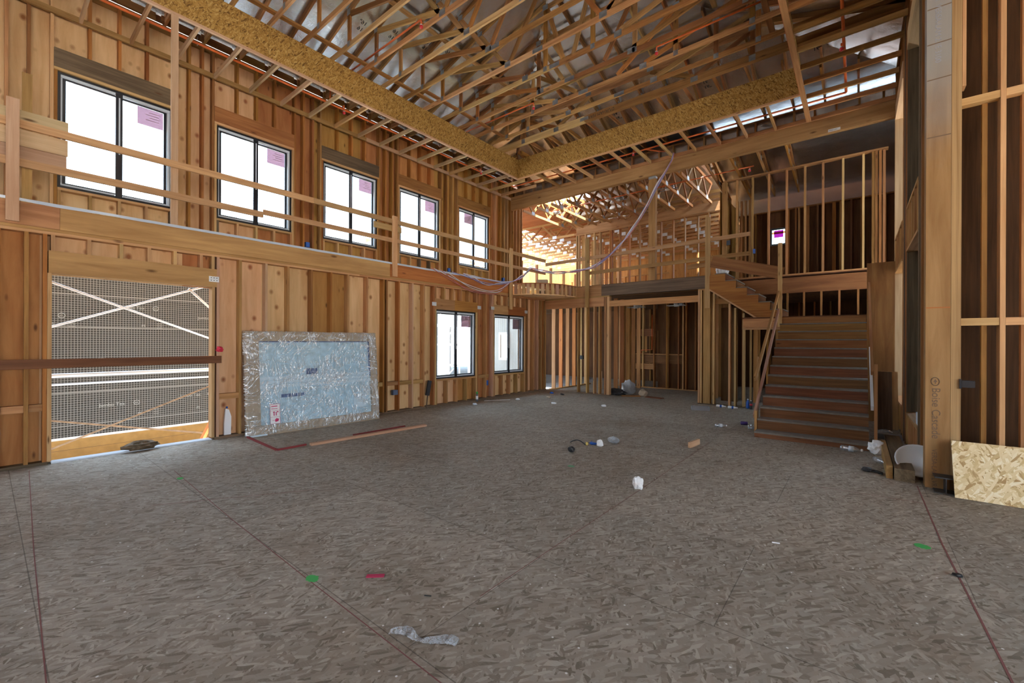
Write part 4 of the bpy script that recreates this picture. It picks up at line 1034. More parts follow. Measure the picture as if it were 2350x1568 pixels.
cl = thing('column', 'tall built up laminated post with printed maker lettering beside the strand board offcut', 'column', (.74, 6.8, 0), kind='structure')
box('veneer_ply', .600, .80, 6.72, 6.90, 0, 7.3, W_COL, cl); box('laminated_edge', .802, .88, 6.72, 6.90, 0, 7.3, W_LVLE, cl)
text('maker_print', 'Boise Cascade', .098, (.655, 6.7185, 1.13), (0, 0, -1), (1, 0, 0), INKB, cl)
text('maker_print', 'VERSA-LAM LVR  2.1E 3100', .060, (.655, 6.7185, .44), (0, 0, -1), (1, 0, 0), INKB, cl)
tube('maker_emblem', [(.681 + .033 * math.cos(a * math.pi / 8), 6.718, 1.20 + .045 * math.sin(a * math.pi / 8)) for a in range(16)], .004, INKB, cl, 6, closed=True)
prism('maker_emblem_tree', [(0, .03), (-.016, -.005), (-.005, -.005), (-.005, -.024), (.005, -.024), (.005, -.005), (.016, -.005)], .001, INKB, cl, axes((.681, 6.7195, 1.20), (1, 0, 0), (0, 0, 1)))
text('faded_stamp', 'APA  VERSA-LAM 2.1E 3100', .07, (.67, 6.7185, 5.6), (0, 0, -1), (1, 0, 0), flat('faint_stamp', (.30, .30, .34), .9), cl)
for z in (2.03, 3.95, 4.6, 5.0, 5.4): box('glue_stain', .604, .797, 6.7188, 6.7195, z - .006, z + .006, INKB if z > 3 else flat('orange_stain', (.40, .13, .03), .8), cl)
wn_ = thing('wall_near_right', 'dim stud wall right of the laminated column', 'wall', (2, 6.8, 0), kind='structure')
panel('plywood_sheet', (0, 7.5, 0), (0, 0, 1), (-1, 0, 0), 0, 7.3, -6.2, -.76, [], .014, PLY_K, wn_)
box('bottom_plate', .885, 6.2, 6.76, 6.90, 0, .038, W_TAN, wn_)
for x in (1.19, 1.60, 2.0, 2.4, 2.8, 3.2, 3.6, 4.0, 4.4, 4.8, 5.2, 5.6): box('stud', x - .02, x + .02, 6.755, 6.90, .038, 7.3, W_PALE if x < 2 else W_TAN, wn_)
box('stud', 1.33, 1.37, 6.82, 6.90, .038, 7.3, W_TAN, wn_); box('stud', 1.05, 1.09, 6.84, 6.905, .038, 7.3, W_FIR, wn_)
for z in (1.825, 4.24):
    box('blocking', .885, 1.168, 6.76, 6.85, z, z + .08, W_PALE, wn_); box('blocking', 1.212, 1.578, 6.76, 6.85, z, z + .08, W_PALE, wn_)
box('sister_stud', .885, .915, 6.74, 6.88, 4.45, 7.3, W_PALE, wn_)
bk = thing('bracket_box', 'black electrical box strapped to the side of the laminated column', 'electrical box', (.93, 6.735, 1.15))
box('box_body', .885, .985, 6.70, 6.755, 1.15, 1.225, BLACK, bk); box('mounting_ear', .868, .884, 6.702, 6.718, 1.135, 1.24, BLACK, bk)
# side and rear walls behind the viewpoint, with their wide openings
wsd = thing('wall_side', 'side wall with a wide glazed opening, out of the picture', 'wall', (6.1, 0, 0), kind='structure')
panel('plywood_sheet', (6.1, 0, 0), (0, 0, 1), (0, 1, 0), 0, 7.4, -5.2, 6.9, [(.3, 3.2, -3.8, 4.6)], .1, PLY_T, wsd)
wre = thing('wall_rear', 'rear wall with a wide opening, out of the picture', 'wall', (-2, -5.1, 0), kind='structure')
panel('plywood_sheet', (0, -5.1, 0), (0, 0, 1), (-1, 0, 0), 0, 7.4, -6.2, 9.9, [(.8, 3.0, 4.0, 6.0)], .1, PLY_T, wre)
wlr = thing('wall_left_rear', 'left wall continuing behind the viewpoint', 'wall', (-8.3, -4, 0), kind='structure')
panel('plywood_sheet', (-8.34, 0, 0), (0, 0, 1), (0, 1, 0), 0, 3.08, -5.1, -2.52, [], .014, PLY_T, wlr); panel('plywood_sheet', (-9.89, 0, 0), (0, 0, 1), (0, 1, 0), 3.08, 7.31, -5.1, -2.52, [], .014, PLY_O, wlr)

# ================================================================== SPRINKLER PIPES


def head(par, p, r=.02):
    x, y, z = p
    tube('sprinkler_drop', [(x, y, z), (x, y, z - .07)], r * .8, PIPE, par, 8)
    s = lathe('sprinkler_cap', [(.012, -.13), (.03, -.125), (.032, -.085), (.018, -.07)], RED, par, Matrix.Translation(p), 10)
    lathe('sprinkler_collar', [(.02, -.085), (.026, -.08), (.026, -.062), (.02, -.058)], GALVB, s, Matrix.Translation(p), 10)


def hanger(par, p, h=.12):
    tube('pipe_hanger', [(p[0] + .03, p[1], p[2] - .03), (p[0] - .03, p[1], p[2] - .03), (p[0] - .03, p[1], p[2] + .03), (p[0], p[1], p[2] + h)], .004, GALV, par, 5)


PZ_ = 6.84
sp1 = thing('sprinkler_pipe', 'orange sprinkler main over the left walkway turning along the far beam', 'pipe', (-9.02, 11.2, PZ_))
tube('pipe_run', [(-9.02, -2.4, PZ_), (-9.02, 11.20, PZ_), (-.20, 11.26, PZ_)], .021, PIPE, sp1, 10)
for p in ((-8.95, 5.06, PZ_ - .01), (-8.90, 9.48, PZ_ - .01)):
    tube('branch_pipe', [(-9.02, p[1], PZ_ + .05), (p[0], p[1], PZ_ + .05), (p[0], p[1], PZ_ - .03)], .016, PIPE, sp1, 8); head(sp1, p)
tube('branch_pipe', [(-4.75, 11.26, PZ_), (-4.75, 11.10, PZ_ + .02), (-4.75, 11.08, PZ_ - .03)], .014, PIPE, sp1, 8); head(sp1, (-4.75, 11.08, PZ_ - .02))
tube('branch_pipe', [(-4.45, 11.26, PZ_), (-4.2, 11.55, PZ_ - .02), (-4.05, 11.80, PZ_ + .02)], .018, PIPE, sp1, 8)
for p in ((-8.98, 4.75), (-8.98, 7.4)): tube('branch_pipe', [(p[0], p[1], PZ_), (p[0], p[1], 7.25)], .016, PIPE, sp1, 8)
for y in (2.35, 3.6, 5.7, 7.05, 8.3, 9.6): hanger(sp1, (-9.02, y, PZ_))
sp2 = thing('sprinkler_pipe', 'orange sprinkler pipe running back along the dim right soffit', 'pipe', (-.2, 8, PZ_))
tube('pipe_run', [(-.20, 11.235, PZ_), (-.20, 4.5, PZ_)], .024, PIPE, sp2, 10); head(sp2, (-.23, 9.35, PZ_ - .01)); head(sp2, (-.23, 6.8, PZ_ - .01))
for (x0, x1, y, l) in ((-8.9, -6.20, 5.0, 'orange sprinkler branch among the trusses over the left side'), (-8.9, -6.2, 8.47, 'orange sprinkler branch among the trusses near the inner fascia corner'), (-3.12, -.2, 8.38, 'orange sprinkler branch among the trusses toward the right fascia')):
    s = thing('sprinkler_branch', l, 'pipe', (x0, y, 7.5), 'sprinkler branches in the trusses')
    tube('pipe_run', [(x0, y, 7.49), (x1, y, 7.49), (x1, y, 7.45)] if x0 < -4 else [(x1, y, 7.49), (x0, y, 7.49), (x0, y, 7.45)], .017, PIPE, s, 8)
    xe = x1 if x0 < -4 else x0
    head(s, (xe, y, 7.46)); hanger(s, (xe - .12 if x0 < -4 else xe + .12, y, 7.49), .08); hanger(s, (-7.6 if x0 < -4 else -1.5, y, 7.49), .08)
s = thing('sprinkler_branch', 'orange sprinkler branch crossing the webbed trusses beyond the far beam', 'pipe', (-6, 13, 6.2))
tube('pipe_run', [(-8.8, 13.1, 6.415), (-2.2, 13.1, 6.415)], .017, PIPE, s, 8); head(s, (-4.9, 13.1, 6.41)); head(s, (-1.6 - .7, 13.1, 6.41))
s = thing('water_pipe', 'thin orange pipe rising through the far ground storey partition', 'pipe', (-5.6, 14.8, 0))
tube('pipe_run', [(-6.05, 14.86, 1.22), (-6.05, 14.86, 1.34), (-5.65, 14.86, 1.36), (-5.65, 14.86, 2.6)], .014, PIPE, s, 8)

# ================================================================== CABLES
CP = [(-3.92, 11.86, 6.80), (-3.98, 11.80, 6.55), (-4.35, 11.80, 6.02), (-4.71, 11.80, 5.42), (-5.10, 11.80, 4.86), (-5.50, 11.80, 4.42), (-5.95, 11.79, 4.12), (-6.40, 11.785, 3.92), (-6.9, 11.74, 3.86), (-7.4, 11.55, 3.83), (-7.85, 11.25, 3.90), (-8.13, 11.0, 3.97),
      (-8.13, 10.85, 3.86), (-8.14, 10.5, 3.62), (-8.13, 10.2, 3.50), (-8.13, 9.98, 3.43)]


def smooth(pts, n=6):
    P = [Vector(p) for p in pts]; out = []
    for i in range(len(P) - 1):
        a, b, c, d = P[max(i - 1, 0)], P[i], P[i + 1], P[min(i + 2, len(P) - 1)]
        for k in range(n):
            t = k / n; out.append(.5 * ((2 * b) + (c - a) * t + (2 * a - 5 * b + 4 * c - d) * t * t + (3 * b - a - 3 * c + d) * t ** 3))
    out.append(P[-1]); return out


CC = [WIREW, WIREB, WIREW, WIRER, WIREB, WIREW, WIRER, WIREW, WIREB]
CN = ['white', 'violet blue', 'white', 'reddish', 'violet blue', 'white', 'reddish', 'white', 'violet blue']
ends = [((-8.13, 9.5, 3.10), (-8.13, 8.9, 3.02), (-8.13, 8.2, 3.10), (-8.13, 7.4, 3.40)), ((-8.13, 9.5, 3.30), (-8.13, 8.8, 3.28), (-8.14, 7.6, 3.42)), ((-8.13, 9.4, 3.32), (-8.13, 8.9, 3.22), (-8.14, 8.3, 3.42)),
        ((-8.13, 9.4, 3.04), (-8.13, 8.8, 2.97), (-8.13, 8.1, 3.02), (-8.13, 7.2, 3.42)), ((-8.13, 9.2, 3.36), (-8.14, 8.4, 3.425)), ((-8.13, 9.5, 3.16), (-8.13, 8.9, 3.06), (-8.13, 8.0, 3.18), (-8.14, 7.0, 3.425)),
        ((-8.13, 9.3, 3.10), (-8.13, 8.6, 3.00), (-8.13, 7.8, 3.12), (-8.14, 6.9, 3.43)), ((-8.13, 9.3, 3.38), (-8.14, 8.0, 3.43)), ((-8.13, 9.2, 3.26), (-8.13, 8.7, 3.24), (-8.14, 8.0, 3.43))]
for k in range(9):
    pts = []
    for i, p in enumerate(CP):
        amp = .045 if 1 < i < 14 else .02
        pts.append((p[0] + random.uniform(-amp, amp), min(p[1] + random.uniform(-amp, amp) * .6, 11.83), p[2] + random.uniform(-amp, amp)))
    pts += list(ends[k])
    tag(tube('cable', smooth(pts, 5), .0085, CC[k], None, 6), 'thin %s cable in the bundle slung from the far beam to the left rail' % CN[k], 'cable', 'slung cables of one colour: ' + CN[k])

# ================================================================== BOXES, PLATES ON THE WALLS
for y, z, w in ((.37, 3.84, 'near the near end of the upper windows'), (4.61, 3.82, 'between the second and third upper windows'), (8.95, 3.82, 'between the fourth and fifth upper windows'), (11.55, 3.83, 'on the far upper corner studs')):
    b = tag(box('outlet_box', -9.83, -9.745, y - .01, y + .075, z - .055, z + .055, BLUE), 'blue plastic outlet box on a stud ' + w, 'outlet box', 'blue outlet boxes')
b = tag(box('outlet_box', -8.27, -8.19, 5.85, 5.975, .40, .51, flat('grey_blue_box', (.10, .13, .20), .5)), 'dark blue grey outlet box right of the wrapped window unit', 'outlet box')
b = tag(box('outlet_box', -8.27, -8.19, 9.0, 9.06, .38, .52, BLUE), 'dark blue outlet box between the two lower windows', 'outlet box')
b = tag(box('outlet_box', -8.30, -8.19, .06, .13, .40, .53, BLUE), 'blue outlet box low on the wall at the near left edge', 'outlet box')
for y, z, l in ((2.37, 2.63, 'perforated metal strap plate at the corner of the big opening header'), (7.05, 2.56, 'metal strap plate left of the first lower window header'), (8.68, 2.57, 'metal strap plate right of the first lower window header'), (9.24, 2.59, 'metal strap plate left of the second lower window header'), (10.84, 2.57, 'metal strap plate right of the second lower window header')):
    t = tag(box('strap_plate', -8.194, -8.1915, y - .07, y + .07, z - .045, z + .045, GALVB), l, 'metal plate', 'strap plates on the lower headers')
    for i in range(3):
        for j in (-1, 1): tube('nail_hole', [(-8.1914, y - .04 + .04 * i, z + .02 * j), (-8.1912, y - .04 + .04 * i, z + .02 * j)], .008, INK, t, 6)
tag(crumple('red_ribbon', .05, .045, .05, flat('red_ribbon_cloth', (.62, .03, .07), .8), None, (-8.165, 2.45, 1.44), 3, amp=.5), 'small red ribbon tied on the stud right of the big opening', 'ribbon')

# ================================================================== WRAPPED WINDOW UNIT
L = 2.43; Hh = 1.80
PO = Vector((-7.91, 2.79, 0.0)); pu = Vector((.058, 1, 0)).normalized(); pv = Vector((-.10, 0, 1)).normalized()
pk = thing('wrapped_window', 'large window unit wrapped in clear plastic with cardboard edges, leaning on the left wall', 'window unit', tuple(PO))
PM = axes(PO, pu, pv)   # x along, y up the lean, z toward the room


def pb(name, a0, a1, b0, b1, c0, c1, mat, par=None):
    return link(name, boxmesh(name, a1 - a0, b1 - b0, c1 - c0), PM @ Matrix.Translation(((a0 + a1) / 2, (b0 + b1) / 2, (c0 + c1) / 2)), mat, par or pk)


pb('cardboard_edge', 0, L, 0, .17, -.11, 0, CARD); pb('cardboard_edge', 0, L, Hh - .17, Hh, -.11, 0, CARD)
pb('cardboard_edge', 0, .20, .171, Hh - .171, -.11, 0, CARD); pb('cardboard_edge', L - .15, L, .171, Hh - .171, -.11, 0, CARD)
pb('back_sheet', .2, L - .15, .17, Hh - .17, -.10, -.08, flat('pale_backing', (.45, .62, .76), .6))
gp = pb('window_pane', .2, L - .15, .17, Hh - .17, -.06, -.05, PGLASS)
wbar = flat('pale_blue_bar', (.62, .76, .85), .5)
for z0, z1 in ((.80, .86), (.875, .93), (.945, 1.0)): pb('meeting_rail', .2, L - .15, z0, z1, -.049, -.015, wbar)
pb('frame_edge', .195, L - .145, Hh - .185, Hh - .172, -.05, -.01, flat('dark_blue_edge', (.05, .10, .25), .5)); pb('frame_edge', L - .165, L - .151, .9, Hh - .19, -.05, -.01, bpy.data.materials['dark_blue_edge'])
pb('dark_clip', 1.0, 1.2, 1.01, 1.12, -.049, -.03, bpy.data.materials['dark_blue_edge']); pb('dark_clip', .55, .95, .62, .68, -.049, -.03, bpy.data.materials['dark_blue_edge'])
pb('pale_card', 1.9, 2.18, .30, .58, -.049, -.04, wbar)
# wrinkled wrap, front and edges in one skin
bm = bmesh.new(); NX, NY = 90, 66; grid = []
for j in range(NY + 1):
    row = []
    for i in range(NX + 1):
        a = -.03 + (L + .06) * i / NX; b = -.015 + (Hh + .03) * j / NY
        e = min(a + .03, L + .03 - a, b + .015, Hh + .015 - b)
        n_ = mnoise.noise(Vector((a * 2.2, b * 9, 3))) + .6 * mnoise.noise(Vector((a * 9 + b * 5, b * 3 - a * 2, 8)))
        c = .018 + .012 * n_ - (.10 * max(0, 1 - e / .035) ** 2)
        b2 = max(b, .004 + (.0 if b > 0 else 0))
        row.append(bm.verts.new((a + .006 * mnoise.noise(Vector((a * 6, b * 6, 1))), b2, c)))
    grid.append(row)
for j in range(NY):
    for i in range(NX): bm.faces.new((grid[j][i], grid[j][i + 1], grid[j + 1][i + 1], grid[j + 1][i]))
bmobj('plastic_wrap', bm, WRAP, pk, PM, True)
sk = pb('care_label', .33, .49, .18, .52, .036, .038, WHITE); REDI = flat('red_print', (.50, .03, .12), .7)
for a0, a1, b0, b1 in ((.33, .49, .515, .52), (.33, .49, .405, .409), (.33, .49, .295, .299), (.33, .49, .18, .184), (.33, .334, .18, .52), (.486, .49, .18, .52)): pb('label_border', a0, a1, b0, b1, .0381, .0388, REDI, sk)
for a0, a1, b0, b1 in ((.35, .45, .475, .49), (.35, .45, .435, .445), (.385, .40, .32, .38), (.42, .435, .32, .38), (.36, .41, .236, .242)): pb('label_print', a0, a1, b0, b1, .0381, .0388, REDI, sk)
prism('label_print', [(.41, .21), (.46, .22), (.47, .26), (.43, .275), (.405, .25)], .0008, REDI, sk, PM @ Matrix.Translation((0, 0, .0381)))
for x in (.37, .4275): prism('label_print', [(x, .375), (x + .045, .375), (x + .0225, .398)], .0008, REDI, sk, PM @ Matrix.Translation((0, 0, .0381)))
pb('foam_shoe', .02, .28, -.0, .025, -.05, .03, flat('pale_foam', (.62, .75, .84), .6))

# ================================================================== BOARDS AND LINES ON THE FLOOR
tag(bar('floor_board', (-6.60, 3.20, .019), (-6.43, 5.33, .019), .085, .036, W_PINK), 'pale pinkish board lying on the floor before the wrapped window', 'board')
tag(bar('red_strip', (-7.93, 2.78, .014), (-6.68, 2.73, .014), .028, .026, REDP), 'short red painted strip on the floor from the corner of the wrapped window', 'strip', 'red floor strips')
tag(bar('red_strip', (-6.665, 2.735, .014), (-6.665, 3.16, .014), .03, .026, REDP), 'red painted strip lying in line with the pale floor board', 'strip', 'red floor strips')
tag(bar('red_strip', (-6.74, 4.0, .012), (-6.70, 5.05, .012), .022, .022, REDP), 'red painted strip just behind the pale floor board', 'strip', 'red floor strips')


def line(name, pts, w, mat, label, cat='line', group=None, z=.0012):
    bm = bmesh.new(); P = [Vector((p[0], p[1], 0)) for p in pts]; L_ = []
    for i, p in enumerate(P):
        d = (P[min(i + 1, len(P) - 1)] - P[max(i - 1, 0)]).normalized(); s = Vector((-d.y, d.x, 0)) * w / 2
        L_.append([bm.verts.new(p + s + Vector((0, 0, h))) for h in (0.0002, z)] + [bm.verts.new(p - s + Vector((0, 0, h))) for h in (z, 0.0002)])
    for A_, B_ in zip(L_, L_[1:]):
        for k in range(4): bm.faces.new((A_[k], A_[(k + 1) % 4], B_[(k + 1) % 4], B_[k]))
    bm.faces.new(L_[0]); bm.faces.new(L_[-1])
    return tag(bmobj(name, bm, mat), label, cat, group)


line('chalk_line', [(-8.0, .36), (-5, .25), (-2.6, .18)], .006, CHALK, 'red chalk line on the floor at the near left', group='chalk lines')
line('chalk_line', [(-6.62, 1.50), (-4.4, 1.425), (-2.9, 1.395), (-1.2, 1.37)], .006, CHALK, 'red chalk line slanting over the floor past the green paint spot', group='chalk lines')
line('chalk_line', [(.535, 6.70), (.54, 4.9), (.57, 3.7), (.59, 2.9), (.60, 1.5)], .011, CHALK, 'dark red chalk line along the joint near the column foot', group='chalk lines')
line('chalk_line', [(-1.87, 2.0), (-1.86, 5.2), (-1.87, 7.4)], .004, CHALK, 'faint chalk line running back through the middle of the floor', group='chalk lines')
line('chalk_line', [(-.35, 5.95), (.53, 6.02)], .006, CHALK, 'short red chalk tick left of the column foot', group='chalk lines')
line('chalk_line', [(-5.4, 1.05), (-4.6, 2.3)], .006, CHALK, 'short oblique chalk tick on the near left floor', group='chalk lines')


def blot(name, x, y, rx, ry, mat, label, seed):
    n = 22; pts = [(x + rx * math.cos(2 * math.pi * k / n) * (1 + .5 * mnoise.noise(Vector((k * .9, seed, 0)))), y + ry * math.sin(2 * math.pi * k / n) * (1 + .5 * mnoise.noise(Vector((k * .9, seed, 4))))) for k in range(n)]
    return tag(prism(name, pts, .0012, mat, None, Matrix.Translation((0, 0, .0003))), label, 'paint mark', 'green paint marks')


blot('paint_mark', -2.90, 1.42, .055, .035, GREENP, 'bright green paint spot on the chalk line at the near left', 1)
blot('paint_mark', -6.20, 1.46, .05, .03, GREENP, 'small green paint spot on the floor before the big opening', 2)
blot('paint_mark', -2.91, 4.84, .05, .04, flat('faded_green_paint', (.16, .36, .20), .9), 'faint green paint spot in the middle of the floor', 3)
blot('paint_mark', .41, 4.74, .05, .05, GREENP, 'green paint spot near the right chalk line', 4)

# ================================================================== SMALL DEBRIS


def T3(loc, rz=0, rx=0, ry=0): return Matrix.Translation(loc) @ Matrix.Rotation(rz, 4, 'Z') @ Matrix.Rotation(ry, 4, 'Y') @ Matrix.Rotation(rx, 4, 'X')


def bottle(loc, rz, label, mat=None, cap=None, lying=True, s=1.0, group=None, lab=None):
    r = .033 * s
    M = T3((loc[0], loc[1], (r + .001) if lying else 0.001), rz, 0, HP if lying else 0)
    t = thing('bottle', label, 'bottle', loc, group)
    lathe('bottle_body', [(r * .7, 0), (r, .01 * s), (r, .06 * s), (r * .9, .07 * s), (r, .08 * s), (r, .135 * s), (r * .8, .16 * s), (r * .4, .185 * s), (r * .38, .20 * s)], mat or PETB, t, M, 14)
    lathe('bottle_cap', [(r * .45, .198 * s), (r * .45, .215 * s), (r * .3, .217 * s)], cap or WHITEP, t, M, 10)
    if lab is not False: lathe('bottle_label', [(r * 1.02, .085 * s), (r * 1.02, .13 * s)], lab or BLUE, t, M, 14)
    return t


bottle((-2.13, 8.86, 0), .5, 'clear water bottle lying on the floor before the stairs', s=1.0, lab=VINYL)
bottle((-.20, 8.20, 0), -.15, 'crushed clear bottle lying at the foot of the first step', lab=VINYL, s=1.25)
bottle((.19, 7.75, 0), -1.1, 'clear bottle lying between the first step and the floor beams', lab=False)
bottle((-2.76, 11.60, 0), .05, 'white labelled bottle lying at the framing left of the stairs, farther of two', mat=WHITE)
bottle((-2.48, 11.55, 0), .0, 'white labelled bottle lying at the framing left of the stairs, nearer of two', mat=WHITE)
bottle((-2.10, 11.86, 0), 0, 'dark blue bottle standing at the framing left of the stairs', mat=BLUE, lying=False, s=1.1, lab=False)
bottle((-2.02, 11.80, 0), 0, 'red labelled bottle standing beside the dark blue one', mat=DARKM, lying=False, s=1.0, lab=RED)
cn = thing('drink_can', 'dark purple can lying on the floor left of the stairs', 'can', (-1.75, 9.45, 0))
lathe('can_body', [(.026, 0), (.033, .008), (.033, .115), (.027, .124)], PURPLE, cn, T3((-1.80, 9.45, .0335), .3, 0, HP), 16); lathe('can_end', [(.024, .124), (.026, .1265), (.02, .1245)], GALVB, cn, T3((-1.80, 9.45, .0335), .3, 0, HP), 16)
tag(crumple('plastic_cup', .05, .045, .05, PETB, None, (-1.55, 9.05, .0005), 8), 'small clear crushed cup by the lowest left corner of the stairs', 'cup')
tag(crumple('crumpled_paper', .058, .05, .075, WHITE, None, (-1.89, 4.57, .0005), 1, amp=.35), 'white crumpled paper standing alone in the middle of the floor', 'paper')
tag(crumple('crumpled_paper', .05, .045, .06, WHITE, None, (-3.12, 6.05, .0005), 2, amp=.35), 'small white crumpled paper beside the black strap', 'paper')
tag(crumple('crumpled_paper', .10, .09, .11, WHITEP, None, (.23, 8.27, .0005), 4, amp=.35), 'white crumpled paper at the foot of the right stair post', 'paper')
tag(crumple('plastic_bag', .09, .06, .055, FILM, None, (-3.06, 6.4, .0005), 6, amp=.4), 'bluish crumpled plastic near the black strap', 'plastic')
tag(crumple('dark_chip', .05, .04, .05, DARKM, None, (-3.28, 5.47, .0005), 9, sub=2, amp=.6), 'dark crumpled scrap on the floor nearest the black strap', 'scrap')
tag(tube('black_strap', [(-3.60 + .27 * k / 10, 5.96 + .01 * k / 10, .006 + .055 * math.sin(math.pi * k / 10)) for k in range(11)], .008, DARKM, None, 6), 'black arched strap lying on the floor', 'strap')
tag(crumple('yellow_cap', .022, .02, .03, YELLOW, None, (-3.31, 5.98, .0005), 12, sub=2, amp=.2), 'tiny yellow cap at the end of the black strap', 'cap')
tag(crumple('blue_scrap', .06, .04, .025, BLUE, None, (-3.26, 6.08, .0005), 14, sub=2), 'small dark blue scrap right of the black strap', 'scrap')
tag(link('wood_offcut', boxmesh('wood_offcut', .36, .085, .036), T3((-1.99, 7.02, .0435), 1.45, HP), W_PINK), 'pinkish wood offcut standing on its edge on the floor', 'wood block')
tag(link('cloth_strip', boxmesh('cloth_strip', .12, .035, .006), T3((-2.59, 1.71, .0035), .75), PINKC), 'dark pink cloth strip near the green paint spot', 'cloth')
tr = thing('tray', 'grey shallow tray standing on the floor before the doorway post', 'tray', (-2.95, 10.9, 0), rz=.35)
TRM = flat('grey_tray', (.30, .29, .30), .7)
lbox('tray_base', tr, -.20, .20, -.15, .15, 0.0005, .006, TRM)
for a in ((-.20, .20, -.15, -.142), (-.20, .20, .142, .15), (-.20, -.192, -.142, .142), (.192, .20, -.142, .142)): lbox('tray_side', tr, *a, .0062, .075, TRM)
tag(bmobj('x', bmesh.new(), FILM), 'x', 'x'); bpy.data.objects.remove(bpy.data.objects['x'])
bm = bmesh.new(); prev = None
for k in range(26):
    t_ = k / 25; x = -2.03 + .36 * t_ ; y = 1.44 + .16 * t_ + .025 * math.sin(t_ * 9); w = .012 + .022 * abs(math.sin(t_ * 5 + .6))
    cur = [bm.verts.new((x + w * .5, y - w, .002 + .006 * abs(math.sin(k * 1.3)))), bm.verts.new((x, y, .014 + .012 * math.sin(k * .9))), bm.verts.new((x - w * .5, y + w, .002 + .006 * abs(math.sin(k * 1.9))))]
    if prev:
        for i in range(2): bm.faces.new((prev[i], prev[i + 1], cur[i + 1], cur[i]))
    prev = cur
tag(bmobj('film_scrap', bm, FILM), 'twisted clear film scrap on the floor at the near edge', 'film')
tag(link('pencil_stub', boxmesh('pencil_stub', .055, .008, .007), T3((-.51, 4.05, .004), .3), WHITEP), 'short white stub on the floor toward the right', 'stub')
tag(crumple('black_scrap', .03, .025, .012, DARKM, None, (.55, 4.28, .0016), 21, sub=2), 'tiny black scrap on the right chalk line', 'scrap')
tag(link('black_staple', boxmesh('black_staple', .045, .006, .004), T3((-2.13, 1.79, .0025), .55), DARKM), 'tiny black strip on the near floor right of the pink cloth', 'scrap')
# near the lower windows
sc_ = thing('spray_can', 'spray can with a green cap standing below the first lower window', 'spray can', (-8.02, 8.42, 0))
lathe('can_body', [(.03, .001), (.033, .006), (.033, .19), (.02, .205)], flat('dark_can', (.12, .13, .15), .4), sc_, Matrix.Translation((-8.02, 8.42, 0)), 14); lathe('green_cap', [(.026, .206), (.026, .26), (.02, .262)], GREENP, sc_, Matrix.Translation((-8.02, 8.42, 0)), 12)
lathe('can_label', [(.0335, .06), (.0335, .15)], WHITEP, sc_, Matrix.Translation((-8.02, 8.42, 0)), 14)
br = thing('broom_head', 'dark broom head propped on the studs left of the first lower window', 'broom', (-8.17, 6.84, 0))
bar('broom_block', (-8.17, 6.82, .30), (-8.175, 6.90, .66), .045, .10, STEEL, br, (0, 1, 0)); bar('broom_handle', (-8.165, 6.79, .001), (-8.17, 6.83, .30), .02, .02, W_GREY, br, (0, 1, 0))
tag(link('metal_strip', boxmesh('metal_strip', .75, .03, .006), T3((-7.75, 8.95, .0035), 1.0), GALVB), 'thin pale metal strip on the floor below the second lower window', 'strip')
for k, (x, y, m, l) in enumerate(((-7.35, 9.35, WHITE, 'white scrap on the far left floor'), (-6.95, 10.3, CARD, 'tan torn scrap on the far left floor'), (-7.45, 11.2, BLUE, 'bluish crushed bottle at the far left stud corner'), (-7.0, 11.1, DARKM, 'dark scrap by the far left corner'), (-6.15, 9.35, WHITEP, 'flat whitish scrap on the far floor'), (-4.95, 9.8, WHITE, 'white paper scrap before the doorway'), (-7.6, 7.9, VINYL, 'pale plastic scrap below the first lower window'))):
    tag(crumple('floor_scrap', .07, .05, .03, m, None, (x, y, .0005), 30 + k, sub=2, amp=.5), l, 'scrap')
# rubbish at the doorway post
tag(crumple('clear_bag', .22, .18, .24, FILM, None, (-5.60, 12.75, .001), 51, amp=.35), 'clear rubbish bag slumped inside the doorway post', 'bag')
tag(crumple('dark_rubbish', .28, .16, .10, DARKM, None, (-5.75, 12.25, .001), 52, amp=.5), 'dark rubbish heap at the foot of the doorway post', 'rubbish')
tag(link('rubbish_board', boxmesh('rubbish_board', .55, .09, .036), T3((-5.25, 12.15, .019), .6), W_FIR), 'brown board end lying by the rubbish in the doorway', 'board')
tag(link('rubbish_sheet', boxmesh('rubbish_sheet', .5, .22, .02), T3((-4.6, 12.3, .011), -.2), W_DARK), 'dark panel scrap lying in the doorway', 'panel')
tag(crumple('rubbish_carton', .14, .10, .12, CARD, None, (-5.0, 12.45, .001), 53, sub=2, amp=.25), 'tan crushed carton in the doorway', 'carton')
tag(link('white_sheet', boxmesh('white_sheet', .02, .32, .6), T3((-6.95, 13.6, .30), .5), CREAM), 'cream panel standing in the far left passage', 'panel')
# right side, by the column
tag(box('floor_beam', .345, .525, 6.80, 9.2, 0.001, .145, W_GREY), 'thick brown timber beam lying by the column foot', 'beam')
tag(box('floor_plank', .275, .335, 6.86, 8.6, 0.001, .155, W_TAN), 'brown plank on edge lying against the thick floor beam', 'board')
bw = thing('basin', 'white porcelain basin tipped between the floor beam and the column', 'basin', (.56, 7.15, 0))
prof = [(.02, 0), (.10, .008), (.165, .05), (.20, .11), (.215, .125), (.222, .12), (.205, .10), (.175, .045), (.11, -.006), (.02, -.012)]
lathe('basin_bowl', prof, PORC, bw, T3((.58, 7.14, .19), .5, .75, -.45) @ Matrix.Translation((0, 0, -.09)), 28)
ib = thing('steel_stub', 'dark steel beam stub on end flange behind the strand board offcut', 'steel beam', (.76, 6.55, 0))
box('flange', .66, .84, 6.52, 6.70, .165, .178, STEEL, ib); box('web_plate', .745, .755, 6.53, 6.69, .012, .165, STEEL, ib); box('flange', .66, .84, 6.52, 6.70, 0.0005, .012, STEEL, ib)
gl_ = thing('glove', 'dark glove lying left of the floor beams', 'glove', (.12, 7.05, 0))
crumple('glove_palm', .055, .04, .03, STEEL, gl_, (.10, 7.05, .0005), 61, amp=.3)
